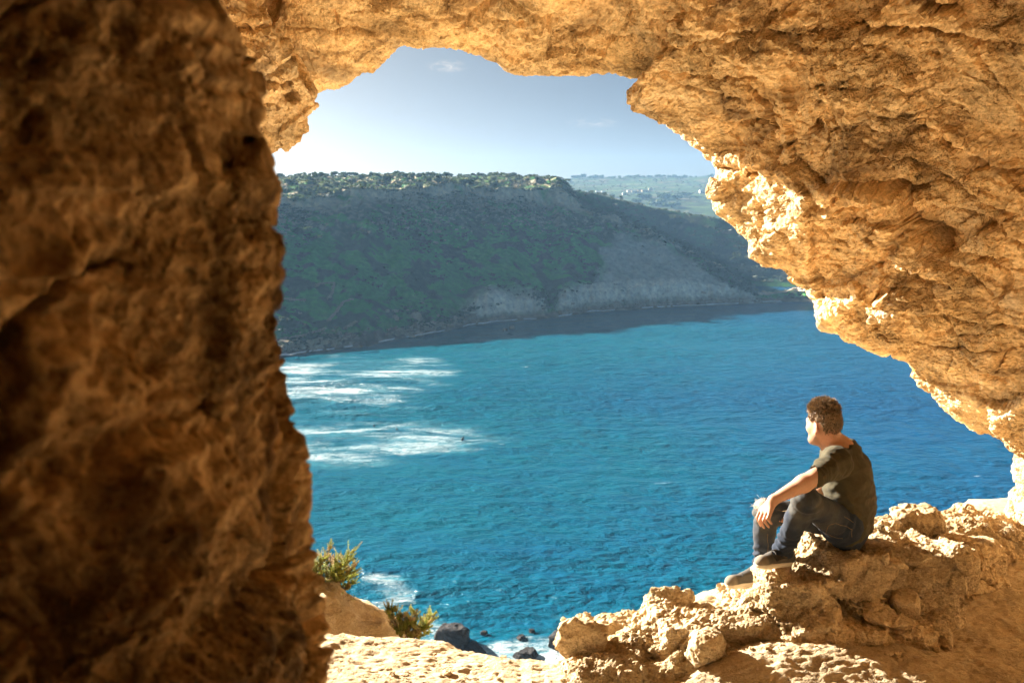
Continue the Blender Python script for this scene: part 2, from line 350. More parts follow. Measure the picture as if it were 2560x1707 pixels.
# ================================================================== the cave
def rock_relief(P, s=1.0, blocks=1.0, beds=1.0, tilt=(.10, .05)):
    """height of bedded, broken limestone at points P (metres)"""
    w = np.stack([fbm(P * .9 + 5, 3), fbm(P * .9 + 31, 3), fbm(P * .9 + 57, 3)], 1) * .22
    Q = P + w
    big = fbm(P * .55 + 3, 3) * .26
    hb = Q[:, 2] + tilt[0] * Q[:, 0] + tilt[1] * Q[:, 1]
    out = big
    # beds: each layer stands out by its own amount and ends in a sharp undercut
    bm_ = .25 + .75 * sstep(-.25, .25, fbm(P * .6 + 140, 3))
    for T, a, sd in ((.50, .15, 0), (.17, .045, 40)):
        k = hb / T + .35 * fbm(P * 1.3 + sd, 2); i = np.floor(k).astype(int) + 200; fr = k - np.floor(k)
        r = _rt[(i * 7 + sd) & 255, 0]; r2 = _rt[((i + 1) * 7 + sd) & 255, 0]
        step = r + (r2 - r) * sstep(.86, .97, fr)
        groove = np.exp(-((fr - .92) / .035) ** 2) * sstep(-.05, .35, fbm(P * .8 + sd + 9, 2))
        out = out + beds * bm_ * a * ((step - .5) * 1.5 - 1.0 * groove)
    # blocks: tilted facets with cracks between some of them; some faces are smooth slabs, others crumble
    rough = .10 + .90 * sstep(-.22, .25, fbm(P * .75 + 70, 3))
    for S, a, sd, gr in (((.8, .8, 1.3), .16, 22, .05), ((1.9, 1.9, 3.6), .085, 2, .05), ((4.3, 4.3, 8.0), .040, 60, .02), ((10., 10., 17.), .020, 90, .007), ((23., 23., 36.), .0115, 20, .003)):
        F1, F2, H, V = worley(Q * np.array(S) + sd)
        t = _rt[H, :3] - .5
        fac = (_rt[H, 3] - .5) * .9 + (V * t).sum(1) * 1.6
        cr = (1 - sstep(0, .07, F2 - F1)) * sstep(.05, .4, fbm(P * 1.1 + sd, 2))
        out = out + blocks * ((a * fac) * (rough if S[0] > 1 else 1) - gr * cr)
    out = out + rough * (ridged(P * np.array([2.6, 2.6, 4.]), 4, .55) * .020 + ridged(P * np.array([7., 7., 15.]) + 7, 3, .6) * .013)
    F1, F2, H, V = worley(P * np.array([8., 8., 13.]) + 11)
    out = out - .03 * (1 - sstep(.1, .36, F1)) * sstep(.0, .4, fbm(P * 1.5 + 80, 2)) * (_rt[H, 3] > .4)
    out = out + rough * fbm(P * 21, 3, .6) * .007
    return out * s

def densify(pts, n):
    p = np.array(pts, float); d = np.r_[0, np.cumsum(np.linalg.norm(np.diff(p[:, :2], axis=0), axis=1) + 1e-9)]
    t = np.linspace(0, d[-1], n); return np.stack([np.interp(t, d, p[:, i]) for i in range(p.shape[1])], 1)

# mouth edge: anchors with (photo x, y, distance) details between them, and the section further in
segs = [
    ([(-1900, 1900, 8.4), (-1800, 1300, 8.6)], 30),
    ([(-1800, 1300, 8.6), (-1700, 600, 8.6), (-1500, -100, 8.5), (-1000, -760, 8.4), (-300, -900, 8.3), (200, -560, 8.0), (430, -120, 7.9), (500, 150, 7.8), (545, 330, 7.7), (610, 402, 7.6), (690, 392, 7.6)], 110),  # hidden left stretch: tall opening added to let sun flood the interior
    ([(690, 392, 7.6), (724, 372, 7.6), (752, 352, 7.6), (775, 328, 7.6), (770, 290, 7.6), (797, 268, 7.6), (790, 246, 7.65), (764, 229, 7.8), (744, 215, 8.1)], 90),
    ([(744, 215, 8.1), (772, 224, 8.6), (806, 218, 8.8), (870, 202, 8.8), (888, 184, 8.8), (936, 162, 8.8), (958, 134, 8.8), (985, 113, 8.8), (1008, 104, 8.8), (1072, 113, 8.8)], 110),
    ([(1072, 113, 8.8), (1090, 111, 8.8), (1154, 114, 8.8), (1198, 125, 8.8), (1252, 139, 8.8), (1268, 148, 8.8), (1290, 163, 8.8), (1322, 172, 8.8), (1372, 180, 8.7), (1448, 174, 8.7), (1525, 178, 8.6), (1568, 185, 8.5), (1640, 196, 8.5)], 150),
    ([(1640, 196, 8.5), (1606, 212, 8.4), (1572, 234, 8.3), (1566, 262, 8.2), (1605, 278, 8.2), (1634, 300, 8.2), (1698, 337, 8.1), (1732, 366, 8.0), (1780, 408, 8.0), (1786, 436, 7.95)], 120),
    ([(1786, 436, 7.95), (1766, 468, 7.9), (1772, 510, 7.9), (1785, 540, 7.85), (1840, 572, 7.8), (1872, 610, 7.75), (1870, 642, 7.7), (1916, 664, 7.65), (1960, 670, 7.6), (1992, 692, 7.6), (2025, 708, 7.55), (2052, 750, 7.5), (2058, 806, 7.5)], 150),
    ([(2058, 806, 7.5), (2100, 812, 7.45), (2133, 844, 7.4), (2198, 882, 7.3), (2264, 914, 7.3), (2307, 968, 7.2), (2372, 1034, 7.1), (2449, 1084, 7.05)], 130),
    ([(2449, 1084, 7.05), (2470, 1078, 7.0), (2536, 1132, 6.95), (2534, 1186, 6.9), (2534, 1208, 6.9)], 70),
    ([(2534, 1208, 6.9), (2508, 1270, 6.85), (2500, 1296, 6.8), (2478, 1335, 6.7), (2470, 1366, 6.65)], 50),
    ([(2470, 1366, 6.65), (2480, 1500, 6.6), (2480, 1700, 6.6)], 24),
]
# S sections at the same anchors: (x, z) on y = 5.0, 1.5, -3, -6.5
SEC = [
    (5.0, [(-9.5, -4.2), (-9.8, 2.6), (-3.6, 4.4), (-3.0, 3.2), (-1.2, 2.3), (1.3, 2.15), (2.5, 1.75), (3.2, .9), (3.65, -.3), (3.8, -1.2), (3.9, -2.3), (3.9, -4.2)]),
    (1.2, [(-8.2, -4.2), (-8.2, 2.0), (-4.2, 4.2), (-3.3, 3.4), (-1.4, 2.8), (1.1, 2.8), (2.7, 2.3), (3.6, 1.3), (4.0, .1), (4.1, -1.1), (4.1, -2.2), (4.1, -4.2)]),
    (-3., [(-4.6, -4.2), (-4.6, -1.0), (-3.8, .9), (-2.8, 1.6), (-1.2, 2.0), (.9, 2.0), (2.2, 1.6), (2.9, .8), (3.2, -.1), (3.3, -1.2), (3.3, -2.2), (3.3, -4.2)]),
    (-6.5, [(-.8, -3.2), (-.8, -1.6), (-.7, -1.4), (-.5, -1.2), (-.2, -1.1), (.2, -1.1), (.4, -1.2), (.5, -1.3), (.6, -1.5), (.6, -1.7), (.6, -2.2), (.6, -3.2)]),
]
rim, secs = [], [[] for _ in SEC]
for k, (pts, n) in enumerate(segs):
    q = densify(pts, n + 1)[:-1 if k < len(segs) - 1 else None]; rim.append(np.array([at(*p) for p in q]))
    t = np.linspace(0, 1, n + 1)[:len(q), None]
    for j, (yy, an) in enumerate(SEC):
        p = np.array(an[k]) * (1 - t) + np.array(an[k + 1]) * t; secs[j].append(np.stack([p[:, 0], np.full(len(q), yy), p[:, 1]], 1))
rim = np.concatenate(rim); secs = [np.concatenate(s) for s in secs]
def smooth_u(a, w):
    k = np.ones(w) / w; pad = np.pad(a, ((w // 2, w // 2), (0, 0)), mode='edge'); return np.stack([np.convolve(pad[:, i], k, 'valid')[:len(a)] for i in range(3)], 1)
secs = [smooth_u(smooth_u(s, 81), 61) for s in secs]
rs = smooth_u(smooth_u(rim, 41), 31)
cen = at(1200, 760, 8.2); o = rs - cen; o[:, 1] = 0; o /= np.linalg.norm(o, axis=1)[:, None]
out1 = rs + o * .42 + np.array([0, .26, 0]); out2 = rs + o * 2.2 + np.array([0, .35, 0]); out3 = rs + o * 7 + np.array([0, -.6, 0])
mid = rim * .62 + (rs * .45 + secs[0] * .55) * .38 + np.array([0, -.12, 0])       # just inside the edge: keeps its outline, then fades
st = [out3, out2, out1, rim, mid] + secs; n_seg = [6, 8, 20, 56, 172, 30, 12, 8]
rows = []
for i, n in enumerate(n_seg):                           # Catmull-Rom between the stations
    p0, p1, p2, p3 = st[max(i - 1, 0)], st[i], st[i + 1], st[min(i + 2, len(st) - 1)]
    d01 = np.linalg.norm(p1 - p0, axis=1, keepdims=True) + 1e-6; d12 = np.linalg.norm(p2 - p1, axis=1, keepdims=True) + 1e-6; d23 = np.linalg.norm(p3 - p2, axis=1, keepdims=True) + 1e-6
    m1 = (p2 - p0) / (d01 + d12) * d12; m2 = (p3 - p1) / (d12 + d23) * d12
    if i == 0: m1 = p2 - p1
    if i == len(n_seg) - 1: m2 = p2 - p1
    for t in np.arange(n) / n:
        h = (2 * t**3 - 3 * t**2 + 1, t**3 - 2 * t**2 + t, -2 * t**3 + 3 * t**2, t**3 - t**2)
        rows.append(h[0] * p1 + h[1] * m1 + h[2] * p2 + h[3] * m2)
rows.append(st[-1]); G = np.array(rows); nv, nu = G.shape[:2]
nrm = -grid_normals(G)
if (nrm[nv // 2] * (np.array([0, 4, 0]) - G[nv // 2])).sum() < 0: nrm = -nrm       # point into the cave
for it in range(3):
    nrm = (nrm + np.roll(nrm, 1, 1) + np.roll(nrm, -1, 1)); nrm[1:-1] = nrm[1:-1] + nrm[:-2] + nrm[2:]; nrm /= np.linalg.norm(nrm, axis=2, keepdims=True)
Pf = G.reshape(-1, 3); dsp = rock_relief(Pf).reshape(nv, nu)
vi = np.arange(nv)[:, None]; r0 = sum(n_seg[:3])
keep = .30 + .70 * np.minimum(np.abs(vi - r0) / 55., 1)                            # the edge keeps the outline it was given
dsp = dsp - .06; G2 = G + nrm * (dsp * keep)[..., None]
# single features one can point to: bedding cracks, undercuts, the fault line and hollows
dep = G2[..., 1] * math.cos(PITCH) - G2[..., 2] * math.sin(PITCH); dep = np.where(dep < .5, 1e6, dep); PX = 1280 + FPX * G2[..., 0] / dep; PY = 853.5 - FPX * (G2[..., 1] * math.sin(PITCH) + G2[..., 2] * math.cos(PITCH)) / dep
wob = np.stack([fbm(G2.reshape(-1, 3) * 3.1 + 4, 3), fbm(G2.reshape(-1, 3) * 3.1 + 44, 3)], 1).reshape(nv, nu, 2); wx, wy = PX + 16 * wob[..., 0], PY + 16 * wob[..., 1]; feat = np.zeros((nv, nu)); inside = (np.arange(nv)[:, None] > r0 + 4) & (dep < 20)
def crack(pts, w, depth, lift=.0, reach=60):
    """groove along a line; the rock above it stands out by lift"""
    global feat
    q = densify(pts, 60); best = np.full(wx.shape, 1e9); side = np.zeros(wx.shape)
    box = inside & (wx > q[:, 0].min() - 150) & (wx < q[:, 0].max() + 150) & (wy > q[:, 1].min() - 150) & (wy < q[:, 1].max() + 150); X, Y = wx[box], wy[box]; b = np.full(len(X), 1e9); sd = np.zeros(len(X)); tt = np.zeros(len(X))
    for k, (x, y) in enumerate(q):
        d_ = np.hypot(X - x, Y - y); m_ = d_ < b; b[m_] = d_[m_]; sd[m_] = (y - Y)[m_]; tt[m_] = k / 59
    fade = np.minimum(sstep(0, .12, tt), sstep(1, .88, tt)) * (.55 + .45 * np.sin(tt * 23 + pts[0][0]) ** 2)
    feat[box] += -depth * np.exp(-(b / w) ** 2) * fade + lift * np.exp(-b / reach) * sstep(-4, 4, sd) * fade
for a_ in (([(1400, 52), (1520, 85), (1700, 100), (1880, 76), (1990, 85), (2150, 66), (2260, 72), (2430, 100), (2600, 112)], 10, .20, .08), ([(1640, 138), (1700, 118), (1760, 108), (1850, 116), (1900, 142)], 10, .20, .05), ([(1630, 197), (1700, 188), (1800, 195), (1910, 198)], 8, .15, .05),
    ([(2140, 226), (2210, 222), (2270, 244)], 6, .07, .02), ([(2005, 512), (2040, 530), (2085, 512), (2130, 524)], 6, .10, .02), ([(2100, 482), (2180, 474), (2260, 486), (2330, 470)], 10, .16, .06), ([(1784, 412), (1840, 424), (1890, 436)], 7, .12, .05), ([(1840, 305), (1900, 300), (1955, 312)], 7, .10, .03),
    ([(2190, 742), (2330, 786), (2480, 806), (2600, 830)], 7, .09, .05), ([(2230, 640), (2290, 690), (2390, 716)], 7, .10, .05), ([(2330, 612), (2420, 640), (2540, 652)], 8, .14, .05), ([(2290, 300), (2380, 350), (2480, 410), (2600, 430)], 8, .12, .06), ([(2180, 400), (2280, 398), (2380, 440), (2470, 520)], 8, .13, .06), ([(1560, 20), (1680, 34), (1800, 22)], 6, .08, .02),
    ([(1000, 40), (1120, 52), (1240, 44), (1350, 60)], 6, .08, .02), ([(700, 60), (790, 86), (870, 70), (950, 84)], 7, .10, .03), ([(840, 20), (852, 60), (845, 100)], 5, .08, 0), ([(640, 190), (690, 208), (742, 216)], 8, .16, .0), ([(2050, 250), (2100, 330), (2230, 400)], 6, .06, .03), ([(2380, 880), (2450, 930), (2540, 960)], 7, .08, .03), ([(2280, 845), (2380, 860), (2500, 880)], 6, .07, .03)): crack(*a_)
for (x, y, rx, ry, dp) in ((2340, 590, 55, 32, .24), (2042, 326, 16, 14, .16), (2345, 26, 40, 14, .2), (962, 6, 34, 14, .2), (1628, 60, 14, 10, .12), (1668, 62, 10, 8, .10), (2230, 470, 60, 14, .14), (733, 246, 14, 10, .12), (2480, 560, 26, 16, .12), (1865, 470, 60, 40, .07)): feat -= inside * dp * np.exp(-(((wx - x) / rx) ** 2 + ((wy - y) / ry) ** 2) ** 1.5)
fl = np.interp(wy, [180, 300, 400, 480, 560, 640, 760, 800], [1952, 1962, 1970, 1996, 2012, 2020, 2048, 2060]); feat -= inside * .085 * sstep(-5, 5, wx - fl) * np.exp(-np.maximum(wx - fl, 0) / 110) * sstep(170, 230, wy) * sstep(800, 720, wy)
G2 = G2 + nrm * feat[..., None]
n2 = grid_normals(G2); n2 *= np.sign((n2 * nrm).sum(2, keepdims=True) + 1e-9)
P2 = G2.reshape(-1, 3); fine = (fbm(P2 * np.array([9, 9, 16.]) + 3, 4, .6) * .016 + ridged(P2 * np.array([19, 19, 30.]), 3, .6) * .007).reshape(nv, nu)
G2 = G2 + n2 * fine[..., None]
cave = add('cave_rock', mesh('cave_rock', G2.reshape(-1, 3), grid_faces(nu, nv), smooth=False), M_cave, kind='structure', label='golden limestone cave vault framing the bay', category='cave')

# ------------------------------------------------------------------ dark rock pillar close to the camera
PE = [(430, -260), (505, -60), (585, 65), (612, 120), (655, 185), (664, 260), (655, 337), (694, 412), (706, 478), (688, 566), (716, 642), (706, 740), (686, 827), (708, 903), (724, 1001), (762, 1100), (783, 1208), (779, 1295), (790, 1404), (806, 1512), (822, 1578), (838, 1707), (850, 1900), (870, 2300), (880, 2900)]
pe = np.array(PE, float); nz = 490; dist = 1.06
yy = np.linspace(-260, 2900, nz); xx = np.interp(yy, pe[:, 0 + 1], pe[:, 0])
edge = np.array([at(x, y, dist) for x, y in zip(xx, yy)])
th = np.concatenate([np.linspace(-R(150), -R(104), 30)[:-1], np.linspace(-R(104), R(16), 350), np.linspace(R(16), R(75), 30)[1:]]); na = len(th)                                               # from behind the left side round to the far side
rad = .66; cx = edge[:, 0] - rad; cy = np.full(nz, dist)
cxs = np.convolve(np.pad(cx, 30, mode='edge'), np.ones(61) / 61, 'valid')
G = np.stack([cxs[:, None] + (rad + (cx - cxs)[:, None]) * np.cos(th)[None], cy[:, None] + .52 * np.sin(th)[None], np.repeat(edge[:, 2:3], na, 1)], 2)
nrm = grid_normals(G)
if (nrm[nz // 2, na // 2] * (G[nz // 2, na // 2] - np.array([cx[nz // 2], dist, G[nz // 2, 0, 2]]))).sum() < 0: nrm = -nrm
P = G.reshape(-1, 3) * np.array([1, 1, .72]) * 1.45
Pw = P + np.stack([fbm(P * 6 + k, 2) for k in (3, 13, 23)], 1) * .022
d = fbm(P * 2.2 + 9, 3) * .042 + ridged(Pw * 5 + 2, 4, .6) * .017 + fbm(Pw * 13, 4, .6) * .013
F1, F2, H, V = worley(Pw * 3.2 + 8); d += (_rt[H, 3] - .5) * .045 + (V * (_rt[H, :3] - .5)).sum(1) * .06 - .03 * (1 - sstep(0, .12, F2 - F1)) * (_rt[H, 1] > .5)
F1, F2, H, V = worley(Pw * 9 + 4); d += -.034 * (1 - sstep(.08, .44, F1)) * (_rt[H, 3] > .6) + (_rt[H, 2] - .5) * .012
F1, F2, H, V = worley(Pw * 20 + 1); d += -.028 * (1 - sstep(.06, .40, F1)) * (_rt[H, 3] > .5) + (_rt[H, 2] - .5) * .008
F1, F2, H, V = worley(Pw * 42 + 1); d += -.012 * (1 - sstep(.06, .42, F1)) * (_rt[H, 3] > .5)
G = G + nrm * (d.reshape(nz, na) * (.45 + .55 * sstep(.10, .35, np.abs(th + .05)))[None])[..., None]
for _ in range(4):                                                                 # slide each course so that its outline falls where it should
    dep = G[..., 1] * math.cos(PITCH) - G[..., 2] * math.sin(PITCH); PX = 1280 + FPX * G[..., 0] / dep; k = PX.argmax(1); ii = np.arange(nz)
    PY = 853.5 - FPX * (G[ii, k, 1] * math.sin(PITCH) + G[ii, k, 2] * math.cos(PITCH)) / dep[ii, k]
    off = (np.interp(PY, pe[:, 1], pe[:, 0]) - PX[ii, k]) * dep[ii, k] / FPX; off = np.convolve(np.pad(off, 7, mode='edge'), np.ones(15) / 15, 'valid'); G[..., 0] += off[:, None]
dep = G[..., 1] * math.cos(PITCH) - G[..., 2] * math.sin(PITCH); PX = 1280 + FPX * G[..., 0] / dep; PY = 853.5 - FPX * (G[..., 1] * math.sin(PITCH) + G[..., 2] * math.cos(PITCH)) / dep
lim = np.interp(PY, pe[:, 1], pe[:, 0]) + 4 + 12 * fbm(G.reshape(-1, 3) * 14, 3).reshape(nz, na); over = np.maximum(PX - lim, 0); G[..., 0] -= over * .85 * dep / FPX      # no knob sticks far out of the outline
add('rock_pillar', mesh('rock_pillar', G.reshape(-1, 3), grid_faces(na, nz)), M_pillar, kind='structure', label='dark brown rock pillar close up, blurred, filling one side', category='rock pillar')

# ------------------------------------------------------------------ cave floor and the terrace edge
FZ = -2.45
_ex = np.array([-16, -6, -2.4, -1.0, -.6, -.36, -.06, .22, .5, 1.2, 2.0, 3.0, 3.6, 6]); _ey = np.array([7.2, 6.8, 5.6, 5.22, 5.20, 5.12, 5.00, 4.95, 5.35, 5.8, 6.15, 6.75, 7.4, 8])  # far-left terrace is out of view, extended to bounce sunlight onto the vault
def floor_z(x, y):
    P = np.stack([x, y, 0 * x], 1)
    e = np.interp(x, _ex, _ey) + .10 * fbm(P * 1.6 + 4, 3)
    z = FZ + .05 * fbm(P * .7 + 2, 3) + .10 * sstep(2.0, 3.6, x) * sstep(4.6, 6.4, y)
    z += .16 * np.exp(-((x - 1.35) / .7) ** 2 - ((y - 4.75) / .28) ** 2)                      # dust banked against the ledge
    z += .5 * sstep(3.8, 1.0, y) * .6
    z += .010 * fbm(P * 9 + 3, 3) + .007 * ridged(P * 5 + 6, 3) * sstep(-.2, .5, fbm(P * 1.3 + 40, 2)) + .010 * np.abs(fbm(P * 26, 2))
    F1, F2, H, V = worley(P * np.array([7, 11, 1.]) + 2); z += .016 * np.maximum(.30 - F1, 0) / .30 * (_rt[H, 3] > .78)
    z += .005 * ridged(P * np.array([11, 24, 1.]) + 9, 3, .6) + .006 * fbm(P * np.array([34, 50, 1.]) + 2, 3, .7)
    F1, F2, H, V = worley(P * np.array([24, 34, 1.]) + 5); z += .007 * np.maximum(.34 - F1, 0) / .34 * (_rt[H, 3] > .6)
    t = np.maximum(y - e, 0)
    z = z - np.where(t < .35, t * t * 1.6, .196 + (t - .35) * 1.05) - t * .12
    return z
xs = np.concatenate([np.linspace(-16, -1.6, 40)[:-1], np.linspace(-1.6, 3.6, 350), np.linspace(3.6, 8, 30)[1:]])
ys = np.concatenate([np.linspace(-7, 4.45, 40)[:-1], np.linspace(4.45, 6.9, 260), np.linspace(6.9, 14, 45)[1:]])
X, Y = np.meshgrid(xs, ys); Z = floor_z(X.ravel(), Y.ravel())
V = np.stack([X.ravel(), Y.ravel(), Z], 1)
add('cave_floor', mesh('cave_floor', V, grid_faces(len(xs), len(ys))), M_floor, kind='structure', label='sandy limestone floor at the cave mouth', category='ground')

# ------------------------------------------------------------------ the ledge the man sits on
fld = Field((-.05, 4.35, -2.95), (3.75, 7.1, -1.70), .0125)
def blk(x0, x1, y0, y1, z0, z1, rz=0, rx=0, ry=0, rad=.08, k=.05):
    fld.box(((x0 + x1) / 2, (y0 + y1) / 2, (z0 + z1) / 2), ((x1 - x0) / 2, (y1 - y0) / 2, (z1 - z0) / 2), rotm(rx, ry, rz), rad, k)
blk(1.66, 2.50, 5.20, 5.95, -2.75, -1.955, rz=14, ry=1, rad=.06)              # seat
blk(2.08, 2.30, 5.42, 5.62, -2.10, -1.90, rz=30, ry=20, rad=.05, k=.04)       # hump behind the man
blk(2.25, 3.00, 5.62, 6.25, -2.80, -2.09, rz=20, ry=3, rad=.07)
blk(2.76, 3.32, 6.02, 6.60, -2.80, -2.13, rz=24, ry=3, rad=.12)
blk(3.12, 3.50, 6.38, 6.85, -2.90, -2.20, rz=15, rad=.09)
blk(1.335, 1.78, 5.03, 5.36, -2.80, -2.045, rz=5, ry=0, rad=.035, k=.03)              # foot rest
blk(1.14, 1.50, 5.20, 5.66, -2.85, -2.245, rz=-6, rad=.035, k=.03)
blk(1.25, 2.30, 4.92, 5.45, -2.85, -2.20, rz=10, rx=16, rad=.09, k=.07)       # face sloping to the viewer
blk(.74, 1.32, 4.84, 5.30, -2.80, -2.185, rz=5, rx=1, rad=.04, k=.07)
blk(.52, .92, 4.96, 5.24, -2.80, -2.255, rz=18, ry=-8, rad=.05, k=.09)
blk(.36, .72, 4.88, 5.25, -2.80, -2.30, rz=-12, ry=-10, rad=.04, k=.09)
blk(.24, .62, 4.62, 4.95, -2.80, -2.34, rz=18, rad=.07, k=.09)
blk(.50, .98, 4.66, 5.02, -2.80, -2.32, rz=14, rx=10, rad=.07, k=.09)
blk(.12, .40, 4.55, 4.85, -2.80, -2.44, rz=10, rad=.09)
def ledge_relief(P):
    w = np.stack([fbm(P * 3 + 5, 2), fbm(P * 3 + 31, 2), fbm(P * 3 + 57, 2)], 1) * .05; Q = P + w; out = -.02 + fbm(P * 2.2 + 3, 3) * .035
    for S, a, sd, gr in (((2.4, 2.4, 3.4), .050, 4, .030), ((6.5, 6.5, 10.), .020, 34, .012), ((14., 14., 20.), .009, 77, .004)):
        F1, F2, H, V = worley(Q * np.array(S) + sd); t = _rt[H, :3] - .5
        out = out + a * ((_rt[H, 3] - .5) * .8 + (V * t).sum(1) * 1.6) - gr * (1 - sstep(0, .09, F2 - F1)) * sstep(-.1, .3, fbm(P * 2.5 + sd, 2))
    k = (P[:, 2] + .12 * P[:, 0]) / .10 + .5 * fbm(P * 3, 2); fr = k - np.floor(k)
    return out + .010 * (fr - .5) - .018 * np.exp(-((fr - .93) / .06) ** 2) * sstep(.0, .4, fbm(P * 2 + 12, 2))
fld.relief(lambda P: -ledge_relief(P), .16)
V, F = fld.build('ledge'); V, F = biggest(V, F); V = relax(V, F, 1); nn = vnormals(V, F)
rg = .25 + .75 * sstep(-.25, .3, fbm(V * 1.8 + 15, 2)); top = sstep(.1, .8, nn[:, 2])
F1, F2, H, Vw = worley(V * np.array([15, 15, 24.]) + 3); chips = (_rt[H, 3] - .5) * .011 + (Vw * (_rt[H, :3] - .5)).sum(1) * .012 - .006 * (1 - sstep(0, .08, F2 - F1))
F1, F2, H, Vw = worley(V * np.array([36, 36, 52.]) + 9); chips += (_rt[H, 3] - .5) * .006
V = V + nn * (chips * (.35 + .65 * rg))[:, None]
V = V + nn * (rg * (ridged(V * 13 + 5, 3, .55) * .007 + fbm(V * 30 + 2, 3, .6) * .006) + top * (np.abs(fbm(V * 22, 3)) * .012 - .004))[:, None]
ledge = add('rock_ledge', mesh('rock_ledge', V, F, smooth=False), M_ledge, kind='structure', label='broken limestone ledge the man sits on', category='rock ledge')
LV = V; LN = nn
def ledge_top(x, y, r=.05):
    m = (np.abs(LV[:, 0] - x) < r) & (np.abs(LV[:, 1] - y) < r); return float(LV[m, 2].max()) if m.any() else FZ

def rock_mesh(name, hs, seed, h=None, relief=.25, rad=.45, pts=7, rot=(0, 0, 0)):
    """one weathered stone about the origin: a box cut by random planes with relief"""
    r = np.random.default_rng(seed); hs = np.array(hs, float); m = hs.max(); h = h or m / 14
    f = Field(-hs * 1.35 - h * 2, hs * 1.35 + h * 2, h)
    f.box((0, 0, 0), hs, rotm(*rot), hs.min() * rad, .001)
    Xg, Yg, Zg = np.meshgrid(*f.ax, indexing='ij')
    for i in range(pts):
        nv = r.normal(size=3); nv /= np.linalg.norm(nv); dd = np.abs(nv * hs).sum() * r.uniform(.52, .78)
        f.D = np.maximum(f.D, (Xg * nv[0] + Yg * nv[1] + Zg * nv[2] - dd).astype(np.float32))
    sd = r.uniform(0, 90)
    f.relief(lambda P: -relief * m * (.30 * fbm(P / m * 1.2 + sd, 3) + .16 * ridged(P / m * 2.5 + sd, 3) + .12 * fbm(P / m * 6 + sd, 3, .6)), m * .6)
    V, F = f.build(name); return mesh(name, V, F)
# ================================================================== sea, shores and hills
SEA = -70.0
def polar_xy(X, d): return (X - 1280) / FPX / math.cos(PITCH) * d      # x of a column at horizon height (good enough for far land)
def px_of(x, y): return 1280 + FPX * math.cos(PITCH) * x / y
FOAM = []
def shore_d(Y):
    r = ray(1280, Y); return SEA / r[2] * r[1]
# breaklines of the near hill: photo column: shore, bluff top, cliff base, cliff top, crest rows + slope run factor
HC = np.array([
    # X    shore bluff cliffb clifft crest
    (-600, 985, 975, 700, 690, 650),
    (200, 940, 925, 640, 630, 600),
    (450, 918, 900, 560, 545, 520),
    (580, 907, 884, 522, 494, 452),
    (640, 900, 878, 520, 492, 444),
    (700, 893, 872, 517, 491, 443),
    (900, 868, 846, 503, 482, 441),
    (1100, 832, 812, 497, 474, 440),
    (1180, 815, 786, 497, 471, 441),
    (1250, 806, 757, 498, 469, 444),
    (1330, 801, 768, 500, 464, 447),
    (1370, 797, 770, 501, 459, 449),
    (1400, 794, 752, 503, 461, 456),
    (1430, 789, 742, 512, 486, 482),
    (1465, 783, 733, 533, 530, 527),
    (1526, 779, 730, 546, 543, 540),
    (1591, 774, 727, 573, 570, 568),
    (1655, 770, 723, 600, 597, 595),
    (1720, 767, 718, 629, 626, 624),
    (1784, 764, 713, 663, 660, 658),
    (1849, 761, 716, 704, 702, 700),
    (1900, 758, 744, 738, 736, 734),
    (1960, 756, 746, 734, 732, 730),
    (2100, 754, 743, 724, 722, 720),
], float)
cols = np.concatenate([np.linspace(-600, 600, 60)[:-1], np.linspace(600, 2100, 440)]); hb = [np.interp(cols, HC[:, 0], HC[:, k]) for k in range(1, 6)]
hb = [np.convolve(np.pad(v, 4, mode='edge'), np.ones(9) / 9, 'valid') for v in hb]
def zrow(Y, d): r = ray(1280, Y); return r[2] / r[1] * d
zr = np.vectorize(zrow)
d1 = np.array([shore_d(y) for y in hb[0]])
bl = []                                                   # (distance, height) of each breakline
bl.append((d1 - 40, np.full_like(d1, SEA - 6))); bl.append((d1, np.full_like(d1, SEA)))
bl.append((d1 + 6, np.full_like(d1, SEA + 1.4)))
d3 = d1 + 13; bl.append((d3, zr(hb[1], d3)))
# slope of about 26 degrees up to the cliff foot
TS = .42
def solve(Y, d0, z0, ts):
    k = zr(Y, 1.0); return (z0 - ts * d0) / (k - ts)
d5 = solve(hb[2], d3, bl[-1][1], np.interp(cols, [1300, 1420, 1500, 1800], [TS, TS, .42, .40])); d5 = np.maximum(d5, d3 + 3)
z5 = zr(hb[2], d5)
Ym = hb[1] * .45 + hb[2] * .55; d4 = d3 + (d5 - d3) * np.interp(cols, [700, 1400], [.46, .50]); z4 = bl[-1][1] + (z5 - bl[-1][1]) * .47
bl.append((d4, z4)); bl.append((d5, z5))
d6 = d5 + 7; bl.append((d6, zr(hb[3], d6)))
dcr = d6 + np.interp(cols, [1300, 1400, 1440, 1500], [150, 90, 12, 6]); bl.append((dcr, zr(hb[4], dcr)))
pl = np.interp(cols, [1370, 1440], [1, 0])
db = dcr + 500 * pl + 60 * (1 - pl); bl.append((db, np.where(pl > .5, zr(hb[4] + 6, db), bl[-1][1] - 40)))
nseg = [6, 8, 26, 70, 90, 26, 40, 18]
rowsD, rowsZ, zone = [], [], []
for i, n in enumerate(nseg):
    for t in np.arange(n) / n:
        rowsD.append(bl[i][0] * (1 - t) + bl[i + 1][0] * t); rowsZ.append(bl[i][1] * (1 - t) + bl[i + 1][1] * t); zone.append(i + t)
D = np.array(rowsD); Zh = np.array(rowsZ); zn = np.repeat(np.array(zone)[:, None], len(cols), 1); CX = np.repeat(cols[None], len(zone), 0)
for it in range(3):                                       # soften the breaks on the slopes only
    w = ((zn > 3.15) & (zn < 4.9))[1:-1]; Zs = (Zh[:-2] + Zh[1:-1] * 2 + Zh[2:]) / 4; Zh[1:-1] = np.where(w, Zs, Zh[1:-1])
